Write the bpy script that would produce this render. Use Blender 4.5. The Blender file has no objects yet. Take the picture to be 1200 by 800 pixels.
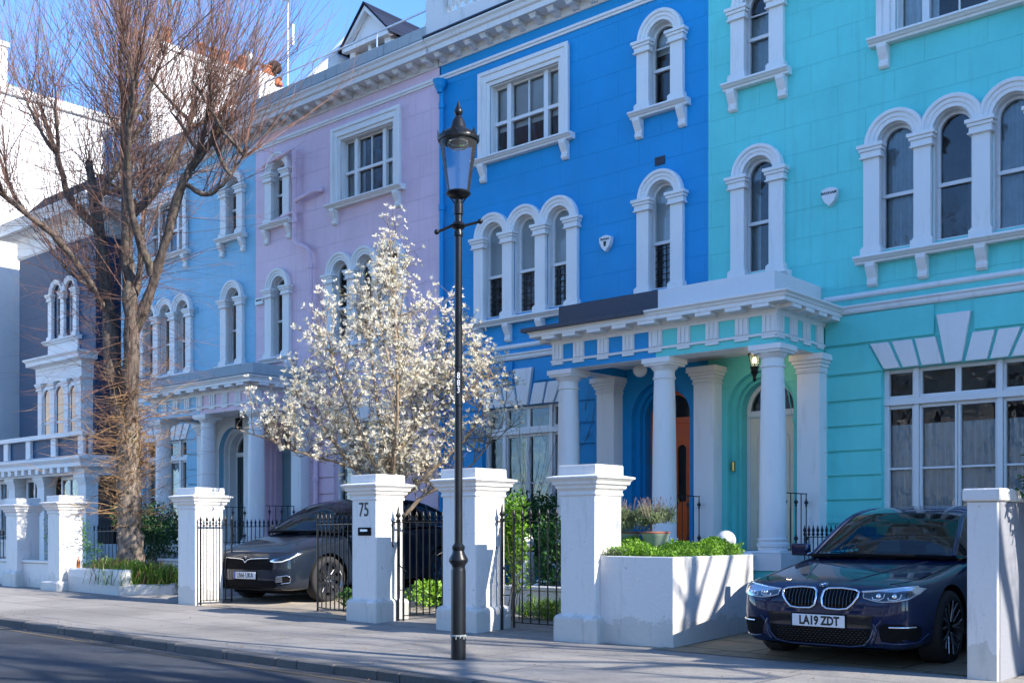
import bpy, bmesh, math, random
from mathutils import Vector, Matrix
from mathutils.geometry import tessellate_polygon
from mathutils.bvhtree import BVHTree
PI=math.pi
random.seed(7)
sc=bpy.context.scene
COL=sc.collection
def R_(d): return math.radians(d)

# ------------------------------------------------------------------ materials
MATS={}
class NT:
    def __init__(s,name):
        s.m=bpy.data.materials.new(name); s.m.use_nodes=True
        s.t=s.m.node_tree; s.t.nodes.clear()
        s.out=s.n('ShaderNodeOutputMaterial')
    def n(s,typ,**kw):
        nd=s.t.nodes.new(typ)
        for k,v in kw.items():
            if k.startswith('_'): setattr(nd,k[1:],v)
            else: nd.inputs[k.replace('0',' ') if k not in nd.inputs else k].default_value=v
        return nd
    def l(s,a,b): s.t.links.new(a,b)
def mixcol(T,fac,a,b,typ='MIX'):
    m=T.n('ShaderNodeMix',_data_type='RGBA',_blend_type=typ)
    if hasattr(fac,'links'): T.l(fac,m.inputs[0])
    else: m.inputs[0].default_value=fac
    for i,c in ((6,a),(7,b)):
        if hasattr(c,'links'): T.l(c,m.inputs[i])
        else: m.inputs[i].default_value=(c[0],c[1],c[2],1)
    return m.outputs[2]
def ramp(T,src,p0,p1,c0=(0,0,0,1),c1=(1,1,1,1)):
    r=T.n('ShaderNodeValToRGB'); r.color_ramp.elements[0].position=p0; r.color_ramp.elements[1].position=p1
    r.color_ramp.elements[0].color=c0; r.color_ramp.elements[1].color=c1
    T.l(src,r.inputs[0]); return r.outputs[0]
def coords(T,scale=(1,1,1),rot=(0,0,0)):
    tc=T.n('ShaderNodeTexCoord'); mp=T.n('ShaderNodeMapping')
    mp.inputs['Scale'].default_value=scale; mp.inputs['Rotation'].default_value=rot
    T.l(tc.outputs['Object'],mp.inputs['Vector']); return mp.outputs[0]
def noise(T,vec,scale,detail=4,rough=.55):
    n=T.n('ShaderNodeTexNoise'); n.inputs['Scale'].default_value=scale; n.inputs['Detail'].default_value=detail
    n.inputs['Roughness'].default_value=rough; T.l(vec,n.inputs['Vector']); return n.outputs['Fac']
def bsdf(T,col,rough,spec=.5,metal=0,coat=0):
    b=T.n('ShaderNodeBsdfPrincipled')
    if hasattr(col,'links'): T.l(col,b.inputs['Base Color'])
    else: b.inputs['Base Color'].default_value=(*col[:3],1)
    if hasattr(rough,'links'): T.l(rough,b.inputs['Roughness'])
    else: b.inputs['Roughness'].default_value=rough
    b.inputs['Specular IOR Level'].default_value=spec; b.inputs['Metallic'].default_value=metal
    b.inputs['Coat Weight'].default_value=coat; b.inputs['Coat Roughness'].default_value=.03
    T.l(b.outputs[0],T.out.inputs[0]); return b
def bump(T,b,h,dist=.01,strength=1.):
    n=T.n('ShaderNodeBump'); n.inputs['Distance'].default_value=dist; n.inputs['Strength'].default_value=strength
    T.l(h,n.inputs['Height']); T.l(n.outputs[0],b.inputs['Normal']); return n
def dark(c,k): return (c[0]*k,c[1]*k,c[2]*k)

def m_plain(name,col,rough=.5,spec=.5,metal=0,coat=0,var=.12,scale=6,bmp=0):
    T=NT(name); v=coords(T); n=noise(T,v,scale)
    c=mixcol(T,ramp(T,n,.3,.7),dark(col,1-var),dark(col,1+var*.5))
    b=bsdf(T,c,rough,spec,metal,coat)
    if bmp: bump(T,b,noise(T,v,scale*6),bmp)
    MATS[name]=T.m; return T.m
def m_stucco(name,col,rough=.55,grime=.35,lines=True,joint=.86):
    """painted stucco: ashlar scoring, brush texture, faint rain streaks and patches"""
    T=NT(name); v=coords(T)
    big=ramp(T,noise(T,v,.9,5,.6),.35,.7)
    c=mixcol(T,big,dark(col,.9),dark(col,1.05))
    st=noise(T,coords(T,(5,5,.35)),1.6,6,.65)
    c=mixcol(T,ramp(T,st,.52,.78,(0,0,0,1),(grime,grime,grime,1)),c,(col[0]*.6+.03,col[1]*.62+.03,col[2]*.6+.025))
    fine=noise(T,v,38,5,.6); mid=noise(T,v,5,3)
    b=bsdf(T,c,rough,.4)
    if lines:
        mp=coords(T,(1,1,1),(-PI/2,0,0))
        br=T.n('ShaderNodeTexBrick'); T.l(mp,br.inputs['Vector'])
        br.inputs['Scale'].default_value=1; br.inputs['Mortar Size'].default_value=.006; br.inputs['Mortar Smooth'].default_value=.4
        br.inputs['Brick Width'].default_value=.86; br.inputs['Row Height'].default_value=.43
        br.inputs['Color1'].default_value=(1,1,1,1); br.inputs['Color2'].default_value=(1,1,1,1); br.inputs['Mortar'].default_value=(0,0,0,1)
        brk=T.n('ShaderNodeMath',_operation='MULTIPLY'); T.l(br.outputs['Fac'],brk.inputs[0]); T.l(ramp(T,noise(T,v,1.1,3),.47,.62),brk.inputs[1])
        c2=mixcol(T,brk.outputs[0],c,dark(col,joint)); T.l(c2,b.inputs['Base Color'])
        h=T.n('ShaderNodeMath',_operation='SUBTRACT'); T.l(fine,h.inputs[0]); T.l(br.outputs['Fac'],h.inputs[1])
        bump(T,b,h.outputs[0],.004)
    else: bump(T,b,fine,.004)
    MATS[name]=T.m; return T.m
def m_white(name,col=(.80,.80,.79),grime=.5,rough=.5,gcol=(.33,.31,.27)):
    T=NT(name); v=coords(T)
    st=noise(T,coords(T,(4,4,.6)),2.2,7,.7)
    c=mixcol(T,ramp(T,st,.55,.85,(0,0,0,1),(grime,grime,grime,1)),col,gcol)
    c=mixcol(T,ramp(T,noise(T,v,9,4),.3,.7),c,dark(col,.93),'MIX') if grime<.01 else c
    if grime>.6:   # splash dirt near the foot and chips
        sp=T.n('ShaderNodeSeparateXYZ'); T.l(v,sp.inputs[0])
        zz=T.n('ShaderNodeMath',_operation='MULTIPLY_ADD'); T.l(noise(T,v,6,6,.7),zz.inputs[0]); zz.inputs[1].default_value=-.55; T.l(sp.outputs[2],zz.inputs[2])
        c=mixcol(T,ramp(T,zz.outputs[0],-.46,-.10,(.30,.30,.30,1),(0,0,0,1)),c,(.24,.235,.17))
        c=mixcol(T,ramp(T,noise(T,v,17,3,.5),.70,.73,(0,0,0,1),(.7,.7,.7,1)),c,(.36,.34,.31))
    b=bsdf(T,c,rough,.4); bump(T,b,noise(T,v,26,5,.62),.006)
    MATS[name]=T.m; return T.m
def m_leaf(name,c0,c1,rough=.45,trans=.25):
    T=NT(name); g=T.n('ShaderNodeNewGeometry')
    c=ramp(T,g.outputs['Random Per Island'],0,1,(*c0,1),(*c1,1))
    b=bsdf(T,c,rough,.4)
    tr=T.n('ShaderNodeBsdfTranslucent'); T.l(c,tr.inputs[0])
    mx=T.n('ShaderNodeMixShader'); mx.inputs[0].default_value=trans
    T.l(b.outputs[0],mx.inputs[1]); T.l(tr.outputs[0],mx.inputs[2]); T.l(mx.outputs[0],T.out.inputs[0])
    MATS[name]=T.m; return T.m
def m_glass(name,tint=(.95,.97,.97),ior=1.85,wavy=.0016,rough=0,opac=0,ocol=(.5,.55,.55)):
    T=NT(name); v=coords(T)
    tr=T.n('ShaderNodeBsdfTransparent'); tr.inputs[0].default_value=(*tint,1)
    gl=T.n('ShaderNodeBsdfGlossy'); gl.inputs['Roughness'].default_value=rough
    fr=T.n('ShaderNodeFresnel'); fr.inputs[0].default_value=ior
    if wavy:
        bm=T.n('ShaderNodeBump'); bm.inputs['Distance'].default_value=wavy*4; T.l(noise(T,v,3.2,2),bm.inputs['Height'])
        T.l(bm.outputs[0],gl.inputs['Normal'])
    base=tr.outputs[0]
    if opac:
        df=T.n('ShaderNodeBsdfDiffuse'); df.inputs[0].default_value=(*ocol,1)
        m0=T.n('ShaderNodeMixShader'); m0.inputs[0].default_value=opac; T.l(tr.outputs[0],m0.inputs[1]); T.l(df.outputs[0],m0.inputs[2]); base=m0.outputs[0]
    mx=T.n('ShaderNodeMixShader'); T.l(fr.outputs[0],mx.inputs[0]); T.l(base,mx.inputs[1]); T.l(gl.outputs[0],mx.inputs[2])
    T.l(mx.outputs[0],T.out.inputs[0]); MATS[name]=T.m; return T.m
def m_emit(name,col,s):
    T=NT(name); e=T.n('ShaderNodeEmission'); e.inputs[0].default_value=(*col,1); e.inputs[1].default_value=s
    T.l(e.outputs[0],T.out.inputs[0]); MATS[name]=T.m; return T.m
def m_flags(name,c0,c1,mortar,bw,rh,ms=.02,rot=0,rough=.75,mossy=(.07,.075,.045)):
    T=NT(name); v=coords(T,(1,1,1),(0,0,rot)); v2=coords(T)
    dn=T.n('ShaderNodeTexNoise'); dn.inputs['Scale'].default_value=1.3; T.l(v,dn.inputs['Vector'])
    ad=T.n('ShaderNodeVectorMath',_operation='MULTIPLY_ADD'); T.l(dn.outputs['Color'],ad.inputs[0]); ad.inputs[1].default_value=(.06,.06,0); T.l(v,ad.inputs[2])
    br=T.n('ShaderNodeTexBrick',_offset=.37,_squash=1.3,_squash_frequency=2); T.l(ad.outputs[0],br.inputs['Vector'])
    br.inputs['Scale'].default_value=1; br.inputs['Mortar Size'].default_value=ms; br.inputs['Mortar Smooth'].default_value=.2
    br.inputs['Brick Width'].default_value=bw; br.inputs['Row Height'].default_value=rh; br.inputs['Bias'].default_value=0
    br.inputs['Color1'].default_value=(*c0,1); br.inputs['Color2'].default_value=(*c1,1); br.inputs['Mortar'].default_value=(*mortar,1)
    n=noise(T,v2,2.5,7,.65)
    c=mixcol(T,ramp(T,n,.35,.75,(0,0,0,1),(.65,.65,.65,1)),br.outputs['Color'],mossy)
    vo=T.n('ShaderNodeTexVoronoi'); vo.inputs['Scale'].default_value=3.1; T.l(v2,vo.inputs['Vector']); c=mixcol(T,ramp(T,vo.outputs['Distance'],.045,.07,(.55,.55,.55,1),(0,0,0,1)),c,dark(c0,.5))
    c=mixcol(T,ramp(T,noise(T,v2,.55,5,.6),.42,.62,(0,0,0,1),(.6,.6,.6,1)),c,dark(c0,.5))
    c=mixcol(T,ramp(T,noise(T,v2,60,3),.3,.8,(0,0,0,1),(.35,.35,.35,1)),c,(c0[0]*1.3,c0[1]*1.3,c0[2]*1.3))
    b=bsdf(T,c,rough,.3)
    h=T.n('ShaderNodeMath',_operation='SUBTRACT'); T.l(noise(T,v2,14,6,.6),h.inputs[0]); T.l(br.outputs['Fac'],h.inputs[1]); bump(T,b,h.outputs[0],.012)
    MATS[name]=T.m; return T.m
def m_asphalt(name,c0,c1,spk,rough=.85,sc_=1.,crack=0):
    T=NT(name); v=coords(T)
    c=mixcol(T,ramp(T,noise(T,v,.7*sc_,6,.6),.35,.7),c0,c1)
    c=mixcol(T,ramp(T,noise(T,v,160,2,.5),.52,.72),c,spk)
    if sc_<2: c=mixcol(T,ramp(T,noise(T,v,.33,2,.4),.50,.515,(0,0,0,1),(.5,.5,.5,1)),c,dark(c0,.7))
    c=mixcol(T,ramp(T,noise(T,v,7,6,.7),.5,.85,(0,0,0,1),(.5,.5,.5,1)),c,dark(c0,.72))
    if crack:
        vo=T.n('ShaderNodeTexVoronoi',_feature='DISTANCE_TO_EDGE'); vo.inputs['Scale'].default_value=.9; T.l(v,vo.inputs['Vector'])
        c=mixcol(T,ramp(T,vo.outputs['Distance'],.0,.012,(crack,crack,crack,1),(0,0,0,1)),c,dark(c0,.4))
    b=bsdf(T,c,rough,.3); bump(T,b,noise(T,v,120,3,.6),.006)
    MATS[name]=T.m; return T.m
def m_bark(name,c0,c1,sc_=9,z=.25):
    T=NT(name); n=noise(T,coords(T,(1,1,z)),sc_,8,.7); n2=noise(T,coords(T),3,3)
    c=mixcol(T,ramp(T,n,.35,.65),c0,c1); c=mixcol(T,ramp(T,n2,.55,.8,(0,0,0,1),(.5,.5,.5,1)),c,(c1[0]*.8,c1[1]*.95,c1[2]*.7))
    b=bsdf(T,c,.85,.2); bump(T,b,n,.03); MATS[name]=T.m; return T.m
def m_rand(name,c0,c1,rough=.7):
    T=NT(name); g=T.n('ShaderNodeNewGeometry'); c=ramp(T,g.outputs['Random Per Island'],0,1,(*c0,1),(*c1,1))
    bsdf(T,c,rough,.3); MATS[name]=T.m; return T.m
def m_slate(name,col=(.010,.014,.028)):
    T=NT(name); mp=coords(T)
    w=T.n('ShaderNodeTexBrick'); T.l(coords(T,(1,1,1),(-PI/2,0,0)),w.inputs['Vector']); w.inputs['Scale'].default_value=1
    w.inputs['Brick Width'].default_value=.3; w.inputs['Row Height'].default_value=.16; w.inputs['Mortar Size'].default_value=.012
    w.inputs['Color1'].default_value=(*col,1); w.inputs['Color2'].default_value=(*dark(col,1.8),1); w.inputs['Mortar'].default_value=(*dark(col,.3),1)
    b=bsdf(T,w.outputs['Color'],.8,.15); h=T.n('ShaderNodeMath',_operation='SUBTRACT'); T.l(noise(T,mp,9,3),h.inputs[0]); T.l(w.outputs['Fac'],h.inputs[1]); bump(T,b,h.outputs[0],.01)
    MATS[name]=T.m; return T.m

TURQ=(.14,.67,.62); BLUE=(.001,.28,.60); PINK=(.76,.55,.63); LBLUE=(.23,.50,.66); NAVY=(.001,.05,.12)
for nm,c in (('turq',TURQ),('blue',BLUE),('pink',PINK),('lblue',LBLUE),('navy',NAVY),('cream',(.62,.58,.48)),('rose',(.50,.25,.30)),('brick_dark',(.075,.055,.055))):
    m_stucco(nm,c,grime=.5 if nm not in('blue','navy') else .15); m_stucco(nm+'_flat',c,grime=.2,lines=False)
m_white('white',(.78,.765,.735),.45,gcol=(.40,.38,.34)); m_white('white_worn',(.72,.70,.67),.75,gcol=(.30,.28,.25)); m_white('white_frame',(.75,.74,.72),.1,.35)
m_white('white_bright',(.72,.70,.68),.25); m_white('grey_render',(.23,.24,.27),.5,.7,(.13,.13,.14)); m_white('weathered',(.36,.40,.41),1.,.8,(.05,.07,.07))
m_white('lead',(.035,.042,.065),.4,.45,(.07,.08,.09))
m_plain('orange',(.82,.12,.012),.3,coat=.3,var=.06); m_plain('cream_door',(.80,.70,.54),.4,var=.05); m_plain('dark_door',(.02,.035,.035),.3,coat=.3)
m_plain('teal_door',(.16,.26,.28),.35,var=.05); m_plain('brass',(.55,.38,.12),.3,metal=1); m_plain('iron',(.008,.009,.011),.36,spec=.35,var=.2,bmp=.001)
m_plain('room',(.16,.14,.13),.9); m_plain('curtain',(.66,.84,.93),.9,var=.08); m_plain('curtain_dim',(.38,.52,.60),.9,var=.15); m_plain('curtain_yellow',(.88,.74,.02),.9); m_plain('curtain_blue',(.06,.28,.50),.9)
m_plain('blind',(.55,.60,.60),.8,var=.05); m_plain('pot_rim',(.30,.12,.07),.8); m_plain('terracotta',(.52,.15,.06),.75,var=.3,bmp=.004); m_plain('tile_red',(.34,.12,.07),.8,var=.4,scale=10)
m_plain('tile_brown',(.14,.10,.09),.85,var=.5,scale=12); m_plain('galv',(.55,.57,.60),.4,metal=.7); m_plain('black',(.006,.006,.007),.85,spec=.12); m_plain('rubber',(.018,.018,.019),.8,bmp=.001)
m_plain('sage',(.34,.42,.33),.6,var=.06); m_plain('amber_glass',(.30,.09,.01),.15); m_plain('soil',(.05,.035,.025),.95,var=.4); m_plain('text_black',(.012,.012,.014),.5); m_plain('text_white',(.8,.8,.8),.5)
m_plain('leading',(.03,.035,.04),.5); m_plain('red_box',(.45,.02,.02),.4)
m_glass('glass'); m_glass('glass_frost',opac=.55,ocol=(.45,.52,.52)); m_glass('lamp_glass',(.99,.995,.995),1.22,0,opac=.03,ocol=(.95,.95,.95)); m_glass('car_glass',(.50,.62,.62),1.6,0); m_glass('car_glass_dark',(.05,.06,.07),1.6,0); m_glass('headlight_glass',(.9,.93,.95),1.5,0)
m_slate('slate')
m_leaf('leaf_bright',(.10,.24,.015),(.26,.46,.04)); m_leaf('leaf_dark',(.012,.05,.014),(.05,.13,.03)); m_leaf('leaf_mid',(.03,.10,.02),(.09,.22,.04)); m_leaf('grass',(.06,.17,.015),(.24,.36,.04))
m_leaf('grass_dry',(.22,.12,.05),(.40,.26,.11)); m_leaf('lavender_leaf',(.14,.20,.08),(.30,.34,.17)); m_leaf('lavender_stem',(.20,.15,.12),(.36,.28,.26)); m_leaf('petal',(.80,.73,.58),(.93,.90,.80),.5,.45); m_leaf('bud',(.20,.26,.05),(.48,.46,.16))
m_bark('bark',(.055,.043,.034),(.33,.265,.21),12); m_bark('bark_dark',(.025,.02,.017),(.20,.155,.125),14); m_bark('magnolia_bark',(.16,.11,.07),(.40,.31,.22),12)
m_rand('twig',(.05,.033,.026),(.235,.12,.085)); m_rand('twig_low',(.12,.065,.035),(.42,.26,.12)); m_rand('magnolia_twig',(.12,.09,.06),(.28,.22,.16))
m_asphalt('road',(.035,.040,.052),(.055,.06,.072),(.17,.175,.18)); m_asphalt('pave',(.23,.22,.21),(.34,.325,.31),(.42,.41,.39),crack=.0)
m_flags('pave_slab',(.23,.215,.20),(.31,.29,.265),(.07,.065,.06),1.5,.9,.011,0,.8,(.22,.21,.20)); m_flags('flagstone',(.30,.225,.14),(.20,.165,.125),(.03,.032,.02),.85,.62,.022,.12)
m_asphalt('gravel',(.36,.31,.25),(.50,.44,.36),(.14,.12,.10)); m_flags('kerb',(.12,.115,.11),(.19,.18,.165),(.03,.03,.03),.9,3,.012,0,.8,(.10,.095,.09)); m_asphalt('yellow_line',(.13,.105,.07),(.06,.06,.06),(.4,.33,.16))
def m_car(name,col,metal=0.,coat=1.,rough=.35):
    T=NT(name); v=coords(T); n=noise(T,v,900,1); c=mixcol(T,ramp(T,n,.4,.7),dark(col,.6),dark(col,1.6))
    c=mixcol(T,ramp(T,noise(T,v,3,5,.7),.55,.9,(0,0,0,1),(.10,.10,.10,1)),c,(.12,.11,.10))
    b=bsdf(T,c,rough,.08,metal,coat); b.inputs['Coat Roughness'].default_value=.012; MATS[name]=T.m
m_car('paint_navy',(.001,.009,.045)); m_car('paint_graphite',(.010,.016,.028))
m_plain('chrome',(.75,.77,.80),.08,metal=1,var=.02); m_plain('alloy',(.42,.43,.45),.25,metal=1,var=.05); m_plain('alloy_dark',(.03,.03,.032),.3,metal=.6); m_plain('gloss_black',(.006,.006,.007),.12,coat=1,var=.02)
m_plain('plate_white',(.72,.73,.74),.4,var=.03); m_plain('leather',(.45,.36,.28),.6); m_plain('dash',(.30,.29,.26),.7); m_plain('plate_blue',(.01,.06,.35),.4); m_plain('badge_blue',(.01,.15,.50),.2)
m_plain('disc',(.25,.25,.26),.35,metal=1); m_plain('drl',(.75,.78,.8),.2); m_emit('lantern_glow',(1.,.55,.18),5.); m_plain('white_globe',(.78,.76,.72),.25,coat=.4,var=.03)

# ------------------------------------------------------------------ mesh builder
def wloc(o):
    v=Vector((0,0,0))
    while o: v+=o.location; o=o.parent
    return v
class MB:
    def __init__(s): s.v=[]; s.f=[]; s.mi=[]; s.cur=0
    def add(s,vs,fs):
        b=len(s.v); s.v+= [tuple(p) for p in vs]; s.f+=[tuple(b+i for i in f) for f in fs]; s.mi+=[s.cur]*len(fs); return s
    def box(s,x0,x1,y0,y1,z0,z1):
        x0,x1=min(x0,x1),max(x0,x1); y0,y1=min(y0,y1),max(y0,y1); z0,z1=min(z0,z1),max(z0,z1)
        return s.add([(x0,y0,z0),(x1,y0,z0),(x1,y1,z0),(x0,y1,z0),(x0,y0,z1),(x1,y0,z1),(x1,y1,z1),(x0,y1,z1)],
            [(0,3,2,1),(4,5,6,7),(0,1,5,4),(1,2,6,5),(2,3,7,6),(3,0,4,7)])
    def bar(s,p,q,w,h=None):
        h=h or w; p=Vector(p); q=Vector(q); d=(q-p).normalized()
        a=d.cross(Vector((0,0,1))); a=Vector((1,0,0)) if a.length<1e-4 else a.normalized(); b=a.cross(d)
        vs=[o+a*i*w/2+b*j*h/2 for o in (p,q) for i,j in ((-1,-1),(1,-1),(1,1),(-1,1))]
        return s.add(vs,[(0,1,2,3),(7,6,5,4),(0,4,5,1),(1,5,6,2),(2,6,7,3),(3,7,4,0)])
    def tube(s,pts,rs,n=8,cap=True,closed=False):
        pts=[Vector(p) for p in pts]; m=len(pts)
        if not hasattr(rs,'__len__'): rs=[rs]*m
        b=len(s.v); ref=None
        for i,p in enumerate(pts):
            if closed: d=pts[(i+1)%m]-pts[i-1]
            else: d=(pts[min(i+1,m-1)]-pts[max(i-1,0)])
            d=d.normalized() if d.length>1e-9 else Vector((0,0,1))
            if ref is None: ref=d.orthogonal().normalized()
            ref=(ref-d*ref.dot(d)); ref=ref.normalized() if ref.length>1e-6 else d.orthogonal().normalized()
            o=d.cross(ref)
            for k in range(n):
                a=2*PI*k/n; s.v.append(tuple(p+(ref*math.cos(a)+o*math.sin(a))*rs[i]))
        L=m if closed else m-1
        for i in range(L):
            for k in range(n):
                j=(i+1)%m
                s.f.append((b+i*n+k,b+i*n+(k+1)%n,b+j*n+(k+1)%n,b+j*n+k)); s.mi.append(s.cur)
        if cap and not closed:
            s.f.append(tuple(b+k for k in range(n))[::-1]); s.f.append(tuple(b+(m-1)*n+k for k in range(n))); s.mi+=[s.cur]*2
        return s
    def lathe(s,prof,c=(0,0,0),n=24,cap=True,axis='z'):
        b=len(s.v); m=len(prof)
        for r,z in prof:
            for k in range(n):
                a=2*PI*k/n
                if axis=='z': s.v.append((c[0]+r*math.cos(a),c[1]+r*math.sin(a),c[2]+z))
                elif axis=='x': s.v.append((c[0]+z,c[1]+r*math.cos(a),c[2]+r*math.sin(a)))
                else: s.v.append((c[0]+r*math.cos(a),c[1]+z,c[2]+r*math.sin(a)))
        for i in range(m-1):
            for k in range(n):
                s.f.append((b+i*n+k,b+i*n+(k+1)%n,b+(i+1)*n+(k+1)%n,b+(i+1)*n+k)); s.mi.append(s.cur)
        for i in (0,m-1):
            if cap and prof[i][0]>1e-5: s.f.append(tuple(b+i*n+k for k in range(n))); s.mi.append(s.cur)
        return s
    def prism(s,poly,y0,y1,holes=()):
        """poly in (x,z), extruded along y, with holes"""
        loops=[poly]+list(holes); vec=[[Vector((p[0],p[1],0)) for p in L] for L in loops]
        tris=tessellate_polygon(vec); flat=[p for L in loops for p in L]; N=len(flat); b=len(s.v)
        s.v+=[(p[0],y0,p[1]) for p in flat]+[(p[0],y1,p[1]) for p in flat]
        for t in tris: s.f.append((b+t[0],b+t[1],b+t[2])); s.f.append((b+N+t[2],b+N+t[1],b+N+t[0])); s.mi+=[s.cur]*2
        o=0
        for L in loops:
            n=len(L)
            for i in range(n):
                j=(i+1)%n; s.f.append((b+o+i,b+o+j,b+N+o+j,b+N+o+i)); s.mi.append(s.cur)
            o+=n
        return s
    def slab(s,poly,z0,z1):
        """poly in (x,y) extruded along z"""
        n=len(poly); b=len(s.v); s.v+=[(p[0],p[1],z0) for p in poly]+[(p[0],p[1],z1) for p in poly]
        s.f+=[tuple(b+i for i in range(n))[::-1],tuple(b+n+i for i in range(n))]; s.mi+=[s.cur]*2
        for i in range(n):
            j=(i+1)%n; s.f.append((b+i,b+j,b+n+j,b+n+i)); s.mi.append(s.cur)
        return s
    def sweep(s,prof,path,out,closed=False):
        """prof (offset,z) swept along path of (x,y); out = list of outward unit (x,y) per segment"""
        m=len(path); rings=[]
        for i,p in enumerate(path):
            if closed: a=out[i-1]; c=out[i]
            else: a=out[max(i-1,0)]; c=out[min(i,m-2)]
            if abs(a[0]-c[0])+abs(a[1]-c[1])<1e-6: o=a
            else:
                k=1+a[0]*c[0]+a[1]*c[1]; o=((a[0]+c[0])/k,(a[1]+c[1])/k)
            rings.append([(p[0]+o[0]*q[0],p[1]+o[1]*q[0],q[1]) for q in prof])
        b=len(s.v); n=len(prof)
        for r in rings: s.v+=r
        for i in range(m if closed else m-1):
            j=(i+1)%m
            for k in range(n-1):
                s.f.append((b+i*n+k,b+i*n+k+1,b+j*n+k+1,b+j*n+k)); s.mi.append(s.cur)
            s.f.append((b+i*n+n-1,b+i*n,b+j*n,b+j*n+n-1)); s.mi.append(s.cur)
        if not closed:
            s.f.append(tuple(b+k for k in range(n))); s.f.append(tuple(b+(m-1)*n+k for k in range(n))[::-1]); s.mi+=[s.cur]*2
        return s
    def arch(s,cx,cz,prof,clampL=None,clampR=None,a0=0,a1=PI,n=22):
        """prof list (r,y) swept round a half circle in xz"""
        b=len(s.v); m=len(prof)
        for i in range(n+1):
            a=a0+(a1-a0)*i/n
            for r,y in prof:
                x=cx+r*math.cos(a)
                if clampL is not None: x=max(x,clampL)
                if clampR is not None: x=min(x,clampR)
                s.v.append((x,y,cz+r*math.sin(a)))
        for i in range(n):
            for k in range(m):
                kk=(k+1)%m
                s.f.append((b+i*m+k,b+i*m+kk,b+(i+1)*m+kk,b+(i+1)*m+k)); s.mi.append(s.cur)
        s.f.append(tuple(b+k for k in range(m))); s.f.append(tuple(b+n*m+k for k in range(m))); s.mi+=[s.cur]*2
        return s
    def xf(s,M,start=0):
        for i in range(start,len(s.v)): s.v[i]=tuple(M@Vector(s.v[i]))
        return s
    def build(s,name,mats,parent=None,loc=None,smooth=0,bevel=0,recalc=True,local=False):
        if not isinstance(mats,(list,tuple)): mats=[mats]
        if parent is not None: org=wloc(parent) if not local else Vector((0,0,0)); oloc=(0,0,0)
        else:
            org=Vector(loc) if loc is not None else Vector((0,0,0)); oloc=org
            if local: org=Vector((0,0,0))
        me=bpy.data.meshes.new(name)
        me.from_pydata([(p[0]-org[0],p[1]-org[1],p[2]-org[2]) for p in s.v],[],s.f)
        for m in mats: me.materials.append(MATS[m])
        me.polygons.foreach_set('material_index',s.mi)
        if recalc or bevel:
            bm=bmesh.new(); bm.from_mesh(me)
            if recalc: bmesh.ops.recalc_face_normals(bm,faces=bm.faces)
            if bevel:
                es=[e for e in bm.edges if len(e.link_faces)==2 and e.calc_face_angle(0)>R_(35)]
                bmesh.ops.bevel(bm,geom=es,offset=bevel,segments=1,affect='EDGES',clamp_overlap=True,profile=.5)
            bm.to_mesh(me); bm.free()
        if smooth: smooth_mesh(me,smooth)
        o=bpy.data.objects.new(name,me); o.location=oloc; COL.objects.link(o)
        if parent is not None: o.parent=parent
        return o
def smooth_mesh(me,ang=40):
    me.polygons.foreach_set('use_smooth',[True]*len(me.polygons))
    bm=bmesh.new(); bm.from_mesh(me); a=R_(ang)
    for e in bm.edges: e.smooth = not (len(e.link_faces)==2 and e.calc_face_angle(0)>a)
    bm.to_mesh(me); bm.free()
def empty(name,loc,rz=0):
    o=bpy.data.objects.new(name,None); o.location=loc; o.rotation_euler=(0,0,rz); o.empty_display_size=.2; COL.objects.link(o); return o
def tag(o,label,cat,group=None,kind=None):
    if label: o['label']=label
    if cat: o['category']=cat
    if group: o['group']=group
    if kind: o['kind']=kind
    return o
def copy_tree(o,parent=None):
    c=o.copy(); COL.objects.link(c)
    if parent is not None: c.parent=parent
    for ch in list(o.children): copy_tree(ch,c)
    return c
def text_mesh(name,body,size,mat,parent,M,ext=.002,org=None,sx=1.,bold=0):
    cu=bpy.data.curves.new('t','FONT'); cu.body=body; cu.size=size; cu.extrude=ext; cu.align_x='CENTER'; cu.align_y='CENTER'; cu.offset=bold; cu.resolution_u=3
    ob=bpy.data.objects.new('t',cu); COL.objects.link(ob); bpy.context.view_layer.update()
    me=bpy.data.meshes.new_from_object(ob); bpy.data.objects.remove(ob)
    me.transform(Matrix.Diagonal((sx,1,1,1))); me.transform(M)
    if org is not None: me.transform(Matrix.Translation(-Vector(org)))
    me.materials.clear(); me.materials.append(MATS[mat]); me.name=name
    o=bpy.data.objects.new(name,me); COL.objects.link(o)
    if parent is not None: o.parent=parent
    return o
def gz(x,y=0):
    return .0115*max(0.,-x-10.)+.045*max(0.,min(y,15.4)-9.95)
# ------------------------------------------------------------------ terraced houses
YW=15.45; WT=.25
def prismx(b,prof,x0,x1):
    """prof (y,z) extruded along x"""
    n=len(prof); k=len(b.v)
    b.v+=[(x0,p[0],p[1]) for p in prof]+[(x1,p[0],p[1]) for p in prof]
    b.f+=[tuple(k+i for i in range(n)),tuple(k+n+i for i in range(n))[::-1]]
    for i in range(n): b.f.append((k+i,k+(i+1)%n,k+n+(i+1)%n,k+n+i))
    b.mi+=[b.cur]*(n+2)
def arch_poly(cx,h,z0,sp,n=16):
    return [(cx-h,z0),(cx+h,z0)]+[(cx+h*math.cos(PI*i/n),sp+h*math.sin(PI*i/n)) for i in range(n+1)]
def rect(x0,x1,z0,z1):
    x0,x1=min(x0,x1),max(x0,x1); return [(x0,z0),(x1,z0),(x1,z1),(x0,z1)]
def sheet(b,poly,y):
    k=len(b.v); b.v+=[(p[0],y,p[1]) for p in poly]; b.f.append(tuple(range(k,k+len(poly)))); b.mi.append(b.cur)
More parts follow.
